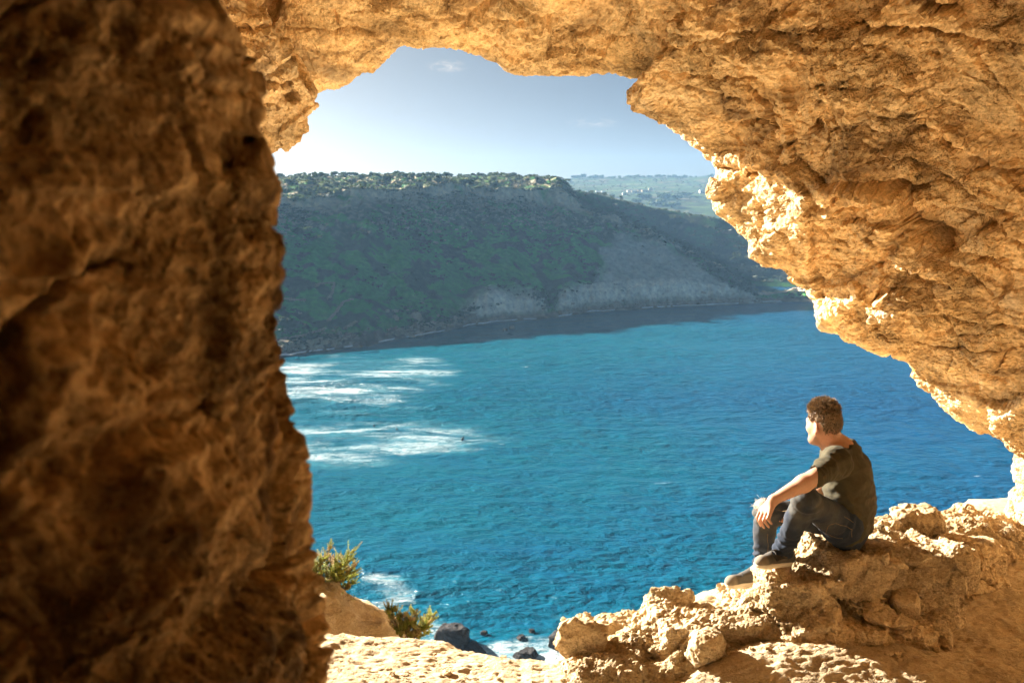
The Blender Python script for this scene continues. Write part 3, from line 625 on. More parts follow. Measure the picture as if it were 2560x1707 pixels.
Xh = polar_xy(CX, D); P = np.stack([Xh.ravel(), D.ravel(), 0 * D.ravel()], 1); znf = zn.ravel(); cxf = CX.ravel()
slope = sstep(2.2, 3.4, znf) * (1 - sstep(6.6, 7.2, znf)); bluff = sstep(2., 2.3, znf) * (1 - sstep(3.0, 3.3, znf)); cliff = sstep(4.85, 5.05, znf) * (1 - sstep(5.9, 6.15, znf))
_dep = P[:, 1] * math.cos(PITCH) - Zh.ravel() * math.sin(PITCH); _u = 853.5 - FPX * (P[:, 1] * math.sin(PITCH) + Zh.ravel() * math.cos(PITCH)) / _dep; _x = cxf + 26 * fbm(P * .03 + 3, 4)
_l = np.interp(_u, [550, 575, 640, 700, 735, 760, 800], [1600, 1545, 1510, 1495, 1440, 1395, 1380]); _r = np.interp(_u, [550, 570, 620, 660, 700, 740, 800], [1600, 1610, 1680, 1745, 1810, 1880, 1900])
clay = sstep(-14, 14, _x - _l) * (1 - sstep(-12, 12, _x - _r)) * sstep(2.1, 2.3, znf) * (1 - sstep(4.6, 4.9, znf))
gul = ridged(np.stack([P[:, 0] * .06, P[:, 1] * .012, 0 * P[:, 0] + 2], 1), 3)
dz = fbm(P * .012 + 4, 4) * 5.0 * slope + fbm(P * .05 + 9, 4) * 1.6 * slope + gul * 1.3 * slope * (1 - clay) + ridged(np.stack([P[:, 0] * .22, P[:, 1] * .02, 0 * P[:, 0]], 1), 3) * (.5 * clay + 1.6 * bluff) + fbm(P * .18, 3) * .5 * slope
dz += fbm(P * .09 + 20, 4) * 2.0 * cliff + fbm(P * .25 + 3, 4) * 1.1 * sstep(1.0, 1.4, znf) * (1 - sstep(2.6, 3.3, znf)) * (1 - sstep(1150, 1200, cxf))
dz += (fbm(P * .02 + 50, 3) * 1.5 + fbm(P * .09, 3) * .6) * sstep(5.9, 6.4, znf)
terr = np.floor(Zh.ravel() / 4.5 + fbm(P * .015, 2)); dz += clay * .8 * np.sin(Zh.ravel() * 1.3 + fbm(P * .02, 2) * 2)
dy = ridged(np.stack([P[:, 0] * .10, 0 * P[:, 0], Zh.ravel() * .02], 1), 3) * 3.0 * cliff + ridged(np.stack([P[:, 0] * .16, 0 * P[:, 0] + 3, Zh.ravel() * .02], 1), 3) * 1.5 * bluff
V = np.stack([Xh.ravel(), D.ravel() + dy, Zh.ravel() + dz], 1)
# ground colours: grass, scrub, bare clay, limestone, shingle
f1, f2, f3 = fbm(P * .02 + 7, 4), fbm(P * .07 + 1, 4), fbm(P * .25, 3)
C = np.zeros((len(P), 3)); SHADE_LIFT = 1.45; grass = np.array([.034, .165, .030]); grass2 = np.array([.062, .205, .042]); scrub = np.array([.050, .046, .036]); clayc = np.array([.47, .46, .42]); pale = np.array([.76, .74, .64]); lime = np.array([.70, .58, .43]); beach = np.array([.22, .165, .11])
def lay(m, c): 
    global C; m = np.clip(m, 0, 1)[:, None]; C = C * (1 - m) + np.asarray(c) * m
lay(np.ones(len(P)), grass); lay(sstep(-.2, .6, f1 + .4 * f3), grass2)
lay(sstep(.08, .28, f2 + .5 * f1 + .25 * f3 + .35 * sstep(4.2, 4.9, znf)) * .9, scrub)
lay(sstep(.15, .45, f3 + .4 * f2) * sstep(4.3, 4.85, znf) * .75, lime * .85)
lay(clay * (.92 + .1 * f3), clayc); 
whiteband = bluff * (sstep(1130, 1200, cxf) * (1 - sstep(1880, 1900, cxf))) * (1 - sstep(1362, 1372, cxf + 6 * f2) * (1 - sstep(1392, 1402, cxf)))
lay(whiteband * sstep(-.7, .1, f3 + .6), pale * (1 + .15 * f3[:, None]))
lay(cliff * sstep(-.5, .05, f2 + .25) * .95, lime)
lay((1 - sstep(2.05, 2.3, znf)), beach * (.8 + .5 * f3[:, None])); lay(sstep(1.0, 1.3, znf) * (1 - sstep(2.5, 3.2, znf + .5 * f2)) * (1 - sstep(1140, 1200, cxf)), np.array([.13, .10, .075]) * (1 + .8 * f3[:, None]))
lay(sstep(6.0, 6.2, znf) * sstep(-.1, .25, f1 + .3 * f2), np.array([.10, .15, .045])); lay(sstep(6.0, 6.2, znf) * sstep(.2, .5, f2) * .7, np.array([.26, .22, .14]))
def tint_material(name, scale, bump, dist):
    m, n, b = new_mat(name); L = n.links.new
    a = N(n, 'ShaderNodeAttribute', attribute_name='tint'); tc = N(n, 'ShaderNodeTexCoord')
    n1 = N(n, 'ShaderNodeTexNoise', Scale=scale, Detail=8.0, Roughness=.7); L(tc.outputs['Object'], n1.inputs['Vector'])
    n2 = N(n, 'ShaderNodeTexNoise', Scale=scale * .22, Detail=6.0, Roughness=.65); L(tc.outputs['Object'], n2.inputs['Vector'])
    c = mix(n, .9, a.outputs['Color'], ramp(n, n1.outputs[0], ((.32, (.5, .5, .52)), (.68, (1.4, 1.4, 1.35)))), 'MULTIPLY')
    c = mix(n, .7, c, ramp(n, n2.outputs[0], ((.35, (.7, .72, .72)), (.65, (1.25, 1.22, 1.18)))), 'MULTIPLY')
    L(c, b.inputs['Base Color']); b.inputs['Roughness'].default_value = 1; b.inputs['Specular IOR Level'].default_value = .05
    bp = N(n, 'ShaderNodeBump', Strength=bump, Distance=dist); L(n1.outputs[0], bp.inputs['Height']); L(bp.outputs[0], b.inputs['Normal']); return m
C = np.minimum(C * np.where(C.max(1, keepdims=True) > .3, 1.0, np.where(znf[:, None] > 5.9, .62, SHADE_LIFT)), .8)  # light balanced in the colour: shaded slope lightened, sunlit plateau darkened
M_hill = tint_material('hillside ground', .35, .8, 1.2)
hill = add('hillside', mesh('hillside', V, grid_faces(len(cols), len(zone)), colors=C), M_hill, kind='structure', label='green headland with clay slope across the bay', category='hill')
HV = V.reshape(len(zone), len(cols), 3)
def hill_point(X, zi):
    j = np.clip(np.interp(X, cols, np.arange(len(cols))), 0, len(cols) - 1); i = np.interp(zi, zone, np.arange(len(zone)))
    return HV[int(round(float(i))), int(round(float(j)))]

# second hillside behind the spur, then the far ridge
def strip(name, table, seg, cols, amp, colfn, **props):
    """table: rows (column, (distance, photo row) ...)"""
    T = table; out = []
    nb = len(T[0]) - 1
    Xs = np.array([t[0] for t in T], float)
    dd = [np.interp(cols, Xs, [t[1 + k][0] for t in T]) for k in range(nb)]; yy = [np.interp(cols, Xs, [t[1 + k][1] for t in T]) for k in range(nb)]
    zz = [zr(y, d) for y, d in zip(yy, dd)]; Dr, Zr, zo = [], [], []
    for i, n in enumerate(seg):
        for t in np.linspace(0, 1, n, endpoint=(i == nb - 2)):
            Dr.append(dd[i] * (1 - t) + dd[i + 1] * t); Zr.append(zz[i] * (1 - t) + zz[i + 1] * t); zo.append(i + t)
    D = np.array(Dr); Z = np.array(Zr); X = polar_xy(np.repeat(cols[None], len(zo), 0), D)
    P = np.stack([X.ravel(), D.ravel(), 0 * X.ravel()], 1); zf = np.repeat(np.array(zo)[:, None], len(cols), 1).ravel()
    Z = Z.ravel() + (fbm(P * .008 + 3, 4) * amp + fbm(P * .05, 3) * amp * .2)
    V = np.stack([P[:, 0], P[:, 1], np.maximum(Z, SEA - 3)], 1)
    return add(name, mesh(name, V, grid_faces(len(cols), len(zo)), colors=colfn(P, zf)), M_hill, kind='structure', **props), V.reshape(len(zo), len(cols), 3)
def col_b(P, zf):
    f1, f2 = fbm(P * .015 + 2, 4), fbm(P * .06 + 8, 3); g = np.array([.028, .085, .026]); s = np.array([.034, .038, .028])
    m = sstep(-.1, .4, f1 + .5 * f2)[:, None]; c = g * (1 - m) + s * m
    m = (sstep(.4, .65, f2 + .3 * f1) * .4)[:, None]; return c * (1 - m) + np.array([.12, .11, .08]) * m
hill2, HV2 = strip('valley_hillside', [
    (1380, (790, 715), (830, 610), (880, 486), (960, 486), (1100, 500)),
    (1455, (780, 716), (820, 615), (875, 484), (960, 486), (1100, 500)),
    (1574, (770, 717), (810, 630), (865, 510), (950, 512), (1100, 530)),
    (1688, (765, 718), (800, 640), (855, 529), (940, 531), (1100, 550)),
    (1778, (760, 718), (790, 650), (840, 546), (930, 548), (1100, 565)),
    (1900, (745, 720), (785, 655), (835, 560), (930, 562), (1100, 580)),
    (1970, (735, 724), (778, 660), (830, 566), (920, 568), (1100, 585)),
    (2060, (730, 725), (775, 664), (828, 570), (915, 572), (1100, 590)),
    (2700, (730, 725), (775, 664), (828, 575), (915, 577), (1100, 600))], [30, 40, 20, 12], np.linspace(1380, 2700, 260), 3.0, col_b, label='dark green valley side sloping to the water behind the clay spur', category='hill')
def col_c(P, zf):
    f1, f2 = fbm(P * .006 + 2, 3), fbm(P * .03 + 8, 3)
    st = np.sin(P[:, 1] * .05 + 3 * f1); c = np.array([.045, .085, .030]) + np.zeros((len(P), 3))
    for m, cc in ((sstep(.55, .9, st), (.10, .15, .05)), (sstep(-.1, .3, f2 + .3 * f1), (.030, .038, .026)), (sstep(.3, .5, f2 - .2 * f1) * .6, (.2, .17, .1))):
        m = m[:, None]; c = c * (1 - m) + np.array(cc) * m
    return c * .8
hill3, HV3 = strip('far_ridge', [
    (1300, (1300, 560), (1700, 508), (1950, 482), (2300, 462), (2500, 447), (2620, 455)),
    (1420, (1300, 560), (1700, 508), (1950, 482), (2300, 462), (2500, 447), (2620, 455)),
    (1600, (1300, 560), (1700, 512), (1950, 484), (2300, 462), (2500, 444), (2620, 452)),
    (1780, (1300, 580), (1700, 515), (1950, 486), (2300, 460), (2500, 441), (2620, 450)),
    (2700, (1300, 580), (1700, 520), (1950, 490), (2300, 455), (2500, 436), (2620, 450))], [20, 30, 30, 30, 10], np.linspace(1300, 2700, 220), 3.5, col_c, label='distant terraced ridge with fields along the skyline', category='hill')

# ------------------------------------------------------------------ the sea: one sheet to the horizon, finest inside the view
ang = np.concatenate([np.linspace(-180, -34, 40)[:-1], np.linspace(-31, 31, 400), np.linspace(34, 180, 40)[1:-1]])
rr = np.concatenate([np.array([1., 30, 60, 90]), np.geomspace(118, 330, 210), np.geomspace(330, 720, 170)[1:], np.geomspace(760, 30000, 22)[1:]])
A, RR = np.meshgrid(np.radians(ang), rr); X, Y = (RR * np.sin(A)).ravel(), (RR * np.cos(A)).ravel()
P = np.stack([X, Y, 0 * X], 1); nearm = sstep(900, 700, RR.ravel())
wv = fbm(P * np.array([.05, .12, 1.]) + 3, 3) * .35 + ridged(P * np.array([.16, .30, 1.]) + 8, 3) * .16
# swell rolling in on the beach side (left): crests run parallel to the far shore
ph = (Y - .42 * X - 22 * fbm(P * .012 + 5, 2)) / 34.0
sw = np.exp(-((ph - np.floor(ph) - .5) / .13) ** 2); surf = sstep(-20, -110, X) * sstep(210, 270, Y)
Zs = SEA + (wv + sw * 1.1 * surf) * nearm
sea_me = mesh('sea', np.stack([X, Y, Zs], 1), grid_faces(len(ang), len(rr), wrap=True))
def sea_material():
    m, n, b = new_mat('sea water'); L = n.links.new
    tc = N(n, 'ShaderNodeTexCoord'); co = tc.outputs['Object']
    def noise(sx, sy, scale, det, ro, off=0, dist=0.0):
        mp = N(n, 'ShaderNodeMapping'); mp.inputs['Scale'].default_value = (sx, sy, 1); mp.inputs['Location'].default_value = (off, off, 0); L(co, mp.inputs[0])
        t = N(n, 'ShaderNodeTexNoise', Scale=scale, Detail=det, Roughness=ro, Distortion=dist); L(mp.outputs[0], t.inputs['Vector']); return t.outputs[0]
    def mth(op, a, bb=None, c=None):
        x = N(n, 'ShaderNodeMath', operation=op)
        for i, v in enumerate((a, bb, c)):
            if v is None: continue
            if hasattr(v, 'is_output'): L(v, x.inputs[i])
            else: x.inputs[i].default_value = v
        return x.outputs[0]
    def mr(v, a, bb, c=0., d=1., smooth=True):
        x = N(n, 'ShaderNodeMapRange'); x.interpolation_type = 'SMOOTHSTEP' if smooth else 'LINEAR'; L(v, x.inputs[0])
        for i, q in enumerate((a, bb, c, d)): x.inputs[i + 1].default_value = q
        return x.outputs[0]
    sx = N(n, 'ShaderNodeSeparateXYZ'); L(co, sx.inputs[0]); x, y = sx.outputs[0], sx.outputs[1]
    big = noise(1, 1.6, .012, 4, .5); mid = noise(1, 2.2, .06, 5, .6, 40)
    # sandy shallows are turquoise, deeper water to the right is bluer
    deep = mr(mth('ADD', mth('ADD', x, mth('MULTIPLY', mth('SUBTRACT', big, .5), 260.)), mth('MULTIPLY', mth('SUBTRACT', mid, .5), 60.)), -60., 190.)
    col = mix(n, deep, (.001, .074, .115), (.001, .050, .132))
    far = mr(mth('ADD', y, mth('MULTIPLY', mth('SUBTRACT', big, .5), 160.)), 330., 470.); sand = mth('MULTIPLY', far, mth('SUBTRACT', 1.0, mr(x, 60., 240.)))
    col = mix(n, mth('MULTIPLY', sand, .55), col, (.002, .098, .130))
    ed = mr(mid, .42, .66); col = mix(n, mth('MULTIPLY', ed, .35), col, (.001, .060, .130))
    # foam: surf zone on the left, wash round the rocks below, line along the far shore, odd whitecaps
    fn = noise(.42, 1.5, .14, 8, .72, 11, .8); fn2 = noise(.6, 1.4, .95, 6, .75, 91, 1.0); zn = noise(.4, 1.3, .05, 4, .6, 300, .5)
    xw = mth('ADD', x, mth('MULTIPLY', mth('SUBTRACT', noise(1, 1, .02, 3, .5, 77), .5), 90.)); yw = mth('ADD', y, mth('MULTIPLY', mth('SUBTRACT', noise(1, 1, .03, 4, .6, 177), .5), 46.))
    def spot(cx, cy, rx, ry, soft=1.0):
        a = mth('DIVIDE', mth('SUBTRACT', xw, cx), rx); bb = mth('DIVIDE', mth('SUBTRACT', yw, cy), ry)
        return mr(mth('ADD', mth('MULTIPLY', a, a), mth('MULTIPLY', bb, bb)), 0., 1.0, 1., 0.)
    spots = None
    for (cx, cy, rx, ry, amt) in FOAM_SPOTS:
        s = mth('MULTIPLY', spot(cx, cy, rx, ry), amt); spots = s if spots is None else mth('MAXIMUM', spots, s)
    spots = mth('MULTIPLY', spots, mr(zn, .38, .64, .42, 1.12))
    mixn = mth('ADD', mth('MULTIPLY', fn, .6), mth('MULTIPLY', fn2, .4))
    rdg = lambda v: mth('SUBTRACT', 1.0, mth('ABSOLUTE', mth('MULTIPLY_ADD', v, 2.0, -1.0)))
    lac = mth('ADD', mth('MULTIPLY', rdg(fn2), .55), mth('MULTIPLY', rdg(fn), .45)); th = mth('MULTIPLY_ADD', spots, -.34, 1.07)
    foam = mth('MULTIPLY', mr(mth('SUBTRACT', lac, th), -.02, .24), .72)
    caps = mth('MULTIPLY', mr(noise(.22, 1.1, .30, 3, .5, 500), .73, .78), mr(fn2, .5, .62)); foam = mth('MAXIMUM', foam, mth('MULTIPLY', caps, .8))
    veil = mth('MULTIPLY', mr(mth('ADD', mth('MULTIPLY', spots, .6), mth('MULTIPLY', mth('SUBTRACT', fn, .5), .9)), .08, .6), .5)
    col = mix(n, veil, col, (.10, .30, .36))
    col = mix(n, foam, col, (.72, .74, .74)); L(col, b.inputs['Base Color'])
    rg = mth('MULTIPLY_ADD', foam, .6, .16); L(rg, b.inputs['Roughness']); b.inputs['IOR'].default_value = 1.33; b.inputs['Specular IOR Level'].default_value = .17
    h1 = noise(.85, 1.15, .5, 3, .5, 7); h2 = noise(.85, 1.1, 1.5, 3, .55, 70); h3 = noise(1, 1.4, .13, 2, .5, 30)
    hh = mth('ADD', mth('ADD', mth('MULTIPLY', h1, 1.0), mth('MULTIPLY', h2, .38)), mth('MULTIPLY', h3, 1.6)); hh = mth('MULTIPLY_ADD', foam, .25, hh)
    lane = mr(noise(.5, 1.4, .018, 3, .5, 900), .35, .65, .38, 1.05); bp = N(n, 'ShaderNodeBump', Distance=1.0); L(lane, bp.inputs['Strength']); L(hh, bp.inputs['Height']); L(bp.outputs[0], b.inputs['Normal']); return m
def sea_at(X, Y):
    r = ray(X, Y); return r * (SEA / r[2])
FOAM_SPOTS = []
def foam_px(X, Y, wx, wy, amt):
    p = sea_at(X, Y); q = sea_at(X + wx, Y); u = sea_at(X, Y - wy); FOAM_SPOTS.append((float(p[0]), float(p[1]), float(abs(q[0] - p[0])), float(abs(u[1] - p[1])), amt))
foam_px(860, 930, 340, 60, .85); foam_px(770, 968, 300, 30, 1.1); foam_px(840, 1030, 320, 70, .62); foam_px(860, 1112, 480, 80, .72); foam_px(1090, 1105, 300, 34, .66); foam_px(740, 1130, 260, 60, .72)
foam_px(1260, 1625, 360, 85, 1.5); foam_px(900, 1475, 110, 80, .8); foam_px(1420, 1580, 100, 40, .5); foam_px(1080, 1570, 110, 40, .45)
M_sea = sea_material()
add('sea', sea_me, M_sea, kind='structure', label='rippled turquoise bay with surf', category='sea')

# broken white water along the far shore
def shore_surf():
    m, n, b = new_mat('surf foam'); b.inputs['Base Color'].default_value = (.75, .78, .80, 1); r = np.random.default_rng(3); Vs = []; c_ = np.linspace(640, 1950, 900); dd = np.interp(c_, cols, d1)
    P = np.stack([polar_xy(c_, dd), dd, 0 * dd], 1); w = fbm(P * .05 + 3, 4); w2 = fbm(P * .12 + 30, 3)
    for k in range(len(c_) - 1):
        if w[k] + .5 * w2[k] < -.12: continue
        a = .6 + 2.2 * max(w[k] + .3, 0); off = 2.5 * w2[k] - 1.0; a2 = .6 + 2.2 * max(w[k + 1] + .3, 0); off2 = 2.5 * w2[k + 1] - 1.0
        Vs.append([[P[k, 0], P[k, 1] - off - a, 0], [P[k + 1, 0], P[k + 1, 1] - off2 - a2, 0], [P[k + 1, 0], P[k + 1, 1] - off2 + a2, .25], [P[k, 0], P[k, 1] - off + a, .25]])
    V = np.array(Vs).reshape(-1, 3); V[:, 2] += SEA + .75; add('surf', mesh('surf', V, np.arange(len(V)).reshape(-1, 4)), m, kind='stuff', label='thin white surf along the far shore', category='surf')
shore_surf()
# ================================================================== stones, mound and bushes by the mouth
def stone(name, me, mat, p, rz=0, scale=1.0, **props):
    o = add(name, me, mat, **props); o.location = tuple(p); o.rotation_euler = (0, 0, R(rz)); o.scale = (scale,) * 3 if np.isscalar(scale) else scale; return o
def on_ledge(X, Y, h, r=.03, lo=5.0, hi=6.7):
    """where a thing seen at X, Y with its middle h above the rock would stand"""
    best = None
    for d in np.linspace(lo, hi, 60):
        p = at(X, Y, d); e = abs(p[2] - h - ledge_top(p[0], p[1], r))
        if best is None or e < best[0]: best = (e, np.array([p[0], p[1], ledge_top(p[0], p[1], r) + h]))
    return best[1]
p = on_ledge(2281, 1312, .055, .08, 5.6)
stone('boulder', rock_mesh('boulder', (.17, .13, .105), 5, h=.007, relief=.34, rad=.8, pts=10), M_ledge, p, rz=12, label='rounded pale boulder on the ledge beside the man', category='boulder')
p = on_ledge(2214, 1397, .024, .012)
stone('upright_stone', rock_mesh('upright_stone', (.016, .014, .036), 11, relief=.3), M_ledge, p, rz=20, label='small pointed stone standing upright on the ledge', category='stone')
p = on_ledge(2240, 1424, .004, .02)
stone('flat_stone', rock_mesh('flat_stone', (.060, .035, .016), 13, relief=.25), M_ledge, p, rz=-12, label='thin flat stone lying below the upright stone', category='stone')
p = at(1764, 1640, 4.78)
stone('rock_lump', rock_mesh('rock_lump', (.09, .075, .085), 21, h=.006, relief=.42, rad=.6, pts=10), M_ledge, (p[0], p[1], float(floor_z(np.array([p[0]]), np.array([p[1]]))[0]) + .05), rz=30, label='fist-like lump of rock at the foot of the ledge', category='rock')
p = at(1452, 1600, 4.93)
stone('rock_slab', rock_mesh('rock_slab', (.12, .04, .17), 24, h=.007, relief=.30, rad=.4, pts=9, rot=(0, 16, 0)), M_ledge, p, rz=-8, label='thin standing slab at the low end of the ledge', category='rock')
for i, (X, Y, d, hs, sd, rz, lb) in enumerate((
    (2325, 1452, 5.42, (.085, .10, .125), 31, 10, 'upright block at the front flank of the ledge, broadest of the three'),
    (2402, 1420, 5.66, (.075, .10, .130), 32, 18, 'narrow upright block in the middle of the ledge flank'),
    (2466, 1395, 5.90, (.085, .11, .120), 33, 26, 'upright block at the far end of the ledge flank'),
    (2262, 1515, 5.22, (.075, .08, .085), 34, -10, 'lower block wedged under the ledge flank'))):
    p = at(X, Y, d); stone('flank_block', rock_mesh('flank_block', hs, sd, h=.0085, relief=.16, rad=.6, pts=6), M_ledge, p, rz=rz, label=lb, category='rock')
# loose stones on the dust
sm = [rock_mesh('loose_stone', (.022, .018, .012), 50 + k, relief=.3, pts=6) for k in range(5)]
r_ = np.random.default_rng(12); cnt = 0
while cnt < 46:
    X, Y = r_.uniform(850, 2430), r_.uniform(1600, 1705)
    if cnt > 30: X, Y = r_.uniform(1650, 2300), r_.uniform(1640, 1705)
    g = ray(X, Y); d0 = FZ / g[2] * g[1]; p = at(X, Y, d0)
    z = float(floor_z(np.array([p[0]]), np.array([p[1]]))[0])
    if z < FZ - .1 or (X < 1650 and 1380 < X): continue
    s = r_.choice([.45, .6, .8, 1.0, 1.5], p=[.3, .3, .2, .15, .05])
    stone('loose_stone', sm[cnt % 5], M_ledge, (p[0], p[1], z + .006 * s), rz=r_.uniform(0, 360), scale=s, label='small loose stone on the dusty cave floor', category='stone', group='loose stones on the floor'); cnt += 1

# mound of pale earth beyond the terrace edge, and the slope under it
f = Field((-2.9, 5.0, -4.6), (.2, 8.0, -2.2), .022)
c = at(760, 1690, 6.0); f.ell((c[0] - .25, 6.15, -3.22), (.92, .62, .70), rotm(0, 14, 8), .1); f.ell((c[0] - 1.3, 6.5, -3.2), (1.1, .8, .75), None, .2)
f.relief(lambda P: -.10 * fbm(P * 1.6 + 3, 3) - .03 * ridged(P * 4 + 1, 3) - .012 * fbm(P * 14, 3), .25)
V, F = f.build('mound'); V = relax(V, F, 1); nn = vnormals(V, F); V = V + nn * (ridged(V * 12, 3) * .006 + fbm(V * 26, 3) * .006)[:, None]
add('earth_mound', mesh('earth_mound', V, F), M_floor, kind='structure', label='rounded bank of pale earth beside the pillar', category='mound'); MV = V
def hill_below():
    xs = np.linspace(-160, 160, 150); ys = np.concatenate([np.linspace(9, 20, 20)[:-1], np.linspace(20, 150, 110)])
    X, Y = np.meshgrid(xs, ys); P = np.stack([X.ravel(), Y.ravel(), 0 * X.ravel()], 1)
    Z = -6.2 - (P[:, 1] - 9) * .70 + fbm(P * .06, 4) * 3.0 * sstep(9, 30, P[:, 1]) + ridged(P * .25, 3) * .5
    shore = 108 + 9 * fbm(P * .03 + 4, 3) + .06 * np.abs(P[:, 0]); Z -= np.maximum(P[:, 1] - shore, 0) * .6
    V = np.stack([P[:, 0], P[:, 1], np.maximum(Z, SEA - 10)], 1)
    C = np.array([.34, .27, .17])[None] * (1 + .4 * fbm(P * .3, 3)[:, None]); m = sstep(-.1, .3, fbm(P * .1 + 3, 3))[:, None]; C = C * (1 - m) + np.array([.08, .10, .04]) * m
    add('hillside_below', mesh('hillside_below', V, grid_faces(len(xs), len(ys)), colors=C), M_hill, kind='structure', label='stony slope falling from the cave to the sea', category='hill')
hill_below()

# dark rocks in the surf below
for i, (X, Y, w, hgt, sd, lb) in enumerate((
    (1130, 1612, 84, 64, 61, 'largest dark boulder in the surf, beside the lower bush'),
    (1178, 1632, 60, 22, 62, 'low dark rock at the foot of the largest surf boulder'),
    (1210, 1586, 16, 8, 63, 'tiny dark rock poking through foam past the big boulder'),
    (1302, 1598, 22, 9, 64, 'small flat dark rock alone in the middle of the foam'),
    (1322, 1640, 48, 24, 65, 'low dark rock awash just above the terrace edge'),
    (1300, 1645, 34, 12, 68, 'dark sliver of rock beside the low awash rock'),
    (1402, 1622, 50, 58, 66, 'jagged dark rock in the surf beside the standing slab'),
    (1330, 1582, 14, 7, 67, 'speck of dark rock farthest out in the foam'))):
    q = sea_at(X, Y); s = q[1] / FPX
    stone('surf_rock', rock_mesh('surf_rock', (w * s * .5, w * s * .5, max(hgt * s * .62, .6)), sd, relief=.34, rad=.3, pts=9), M_dark, (q[0], q[1], SEA + .1 * hgt * s), rz=40 * i, label=lb, category='rock', group='dark rocks in the surf')

# tamarisk-like bushes
def leafmat(name, c1, c2, c3):
    m, n, b = new_mat(name); L = n.links.new
    g = N(n, 'ShaderNodeNewGeometry'); nn = N(n, 'ShaderNodeTexNoise', Scale=9.0, Detail=3.0); L(g.outputs['Position'], nn.inputs['Vector'])
    a = mix(n, g.outputs['Random Per Island'], c1, c2); a = mix(n, ramp(n, nn.outputs[0], ((.48, (0, 0, 0)), (.66, (1, 1, 1)))), a, c3); L(a, b.inputs['Base Color'])
    b.inputs['Roughness'].default_value = .7
    t = N(n, 'ShaderNodeBsdfTranslucent'); L(a, t.inputs[0]); mx = N(n, 'ShaderNodeMixShader'); mx.inputs[0].default_value = .35
    o = n.nodes['Material Output']; L(b.outputs[0], mx.inputs[1]); L(t.outputs[0], mx.inputs[2]); L(mx.outputs[0], o.inputs[0]); return m
M_leaf = leafmat('shrub leaves', (.20, .24, .040), (.36, .36, .075), (.40, .28, .14))
M_twig, _n, _b = new_mat('twigs'); _b.inputs['Base Color'].default_value = (.22, .13, .075, 1)
def tube_pts(path, rads, k=5):
    path = np.asarray(path); n = len(path); T = np.gradient(path, axis=0); T /= np.linalg.norm(T, axis=1, keepdims=True) + 1e-9
    ref = np.array([.31, .87, .38]); A = np.cross(T, ref); A /= np.linalg.norm(A, axis=1, keepdims=True) + 1e-9; B = np.cross(T, A)
    th = np.linspace(0, 2 * math.pi, k, endpoint=False)
    V = path[:, None] + (A[:, None] * np.cos(th)[None, :, None] + B[:, None] * np.sin(th)[None, :, None]) * np.asarray(rads)[:, None, None]
    return V.reshape(-1, 3), grid_faces(k, n, wrap=True)
def join(parts):
    Vs, Fs, o = [], [], 0
    for V, F in parts: Vs.append(V); Fs.append(F + o); o += len(V)
    return np.concatenate(Vs), np.concatenate(Fs)
def bush(name, base, tips, label, seed, sub=5, leaf=.012, rad=.006, dens=150, loc=None):
    r = np.random.default_rng(seed); parts = []; leaves = []
    base = np.array(base, float)
    for tip in tips:
        tip = np.array(tip, float); b0 = base + r.normal(0, .02, 3) * np.array([1, 1, .2]); L = np.linalg.norm(tip - b0)
        bend = r.normal(0, .10 * L, 3); bend[2] = abs(bend[2]) * .3
        t = np.linspace(0, 1, 14)[:, None]; path = b0 * (1 - t) + tip * t + bend * (t * (1 - t) * 2)
        parts.append(tube_pts(path, rad * (1 - .8 * t[:, 0])))
        twigs = [(path, .45)]
        for k in range(sub):
            i = r.integers(4, 12); d = r.normal(size=3); d[2] = abs(d[2]); d = d / np.linalg.norm(d) + (tip - b0) / L * .45; d /= np.linalg.norm(d); ln = L * r.uniform(.10, .26)
            tt = np.linspace(0, 1, 8)[:, None]; tp = path[i] + d * ln * tt + np.array([0, 0, .25 * ln]) * tt ** 2
            parts.append(tube_pts(tp, rad * .35 * (1 - .7 * tt[:, 0]), 4)); twigs.append((tp, .15))
        for tp, s0 in twigs:
            seg = np.linalg.norm(np.diff(tp, axis=0), axis=1).sum(); n = max(int(dens * seg * 7), 8)
            u = s0 + (1 - s0) * r.random(n); idx = u * (len(tp) - 1); i0 = np.minimum(idx.astype(int), len(tp) - 2); fr = (idx - i0)[:, None]
            c = tp[i0] * (1 - fr) + tp[i0 + 1] * fr; ax = tp[i0 + 1] - tp[i0]; ax /= np.linalg.norm(ax, axis=1, keepdims=True)
            d = r.normal(size=(n, 3)); d -= (d * ax).sum(1, keepdims=True) * ax; d /= np.linalg.norm(d, axis=1, keepdims=True); d = d * .9 + ax * .5 + r.normal(0, .35, (n, 3))
            w = np.cross(d, ax); ll = leaf * r.uniform(.6, 1.5, (n, 1)) * (1.25 - .7 * u[:, None])
            q = np.stack([c - w * ll * .12, c + d * ll * .45 + w * ll * .26, c + d * ll, c + d * ll * .45 - w * ll * .26], 1); leaves.append(q.reshape(-1, 3))
    V, F = join(parts); root = bpy.data.objects.new(name, None); COL.objects.link(root); root.location = tuple(base)
    root['label'] = label; root['category'] = 'bush'
    add('branches', mesh('branches', V - base, F), M_twig, root)
    LVv = np.concatenate(leaves); add('foliage', mesh('foliage', LVv - base, np.arange(len(LVv)).reshape(-1, 4), smooth=False), M_leaf, root)
    return root
d = 6.35; r_ = np.random.default_rng(4)
tips = [at(X + r_.normal(0, 6), Y + r_.normal(0, 5), d + r_.normal(0, .10)) for X, Y in ((715, 1395), (735, 1370), (760, 1375), (785, 1400), (800, 1385), (820, 1365), (835, 1390), (860, 1385), (880, 1375), (893, 1390), (900, 1400), (898, 1420), (890, 1440), (902, 1450), (880, 1465), (760, 1420), (740, 1430), (850, 1430), (790, 1440))]
bush('tamarisk_bush', at(800, 1492, d), tips, 'windswept yellow-green bush on the earth bank beside the pillar', 8, sub=20, leaf=.0095, rad=.0045, dens=230)
d = 6.0
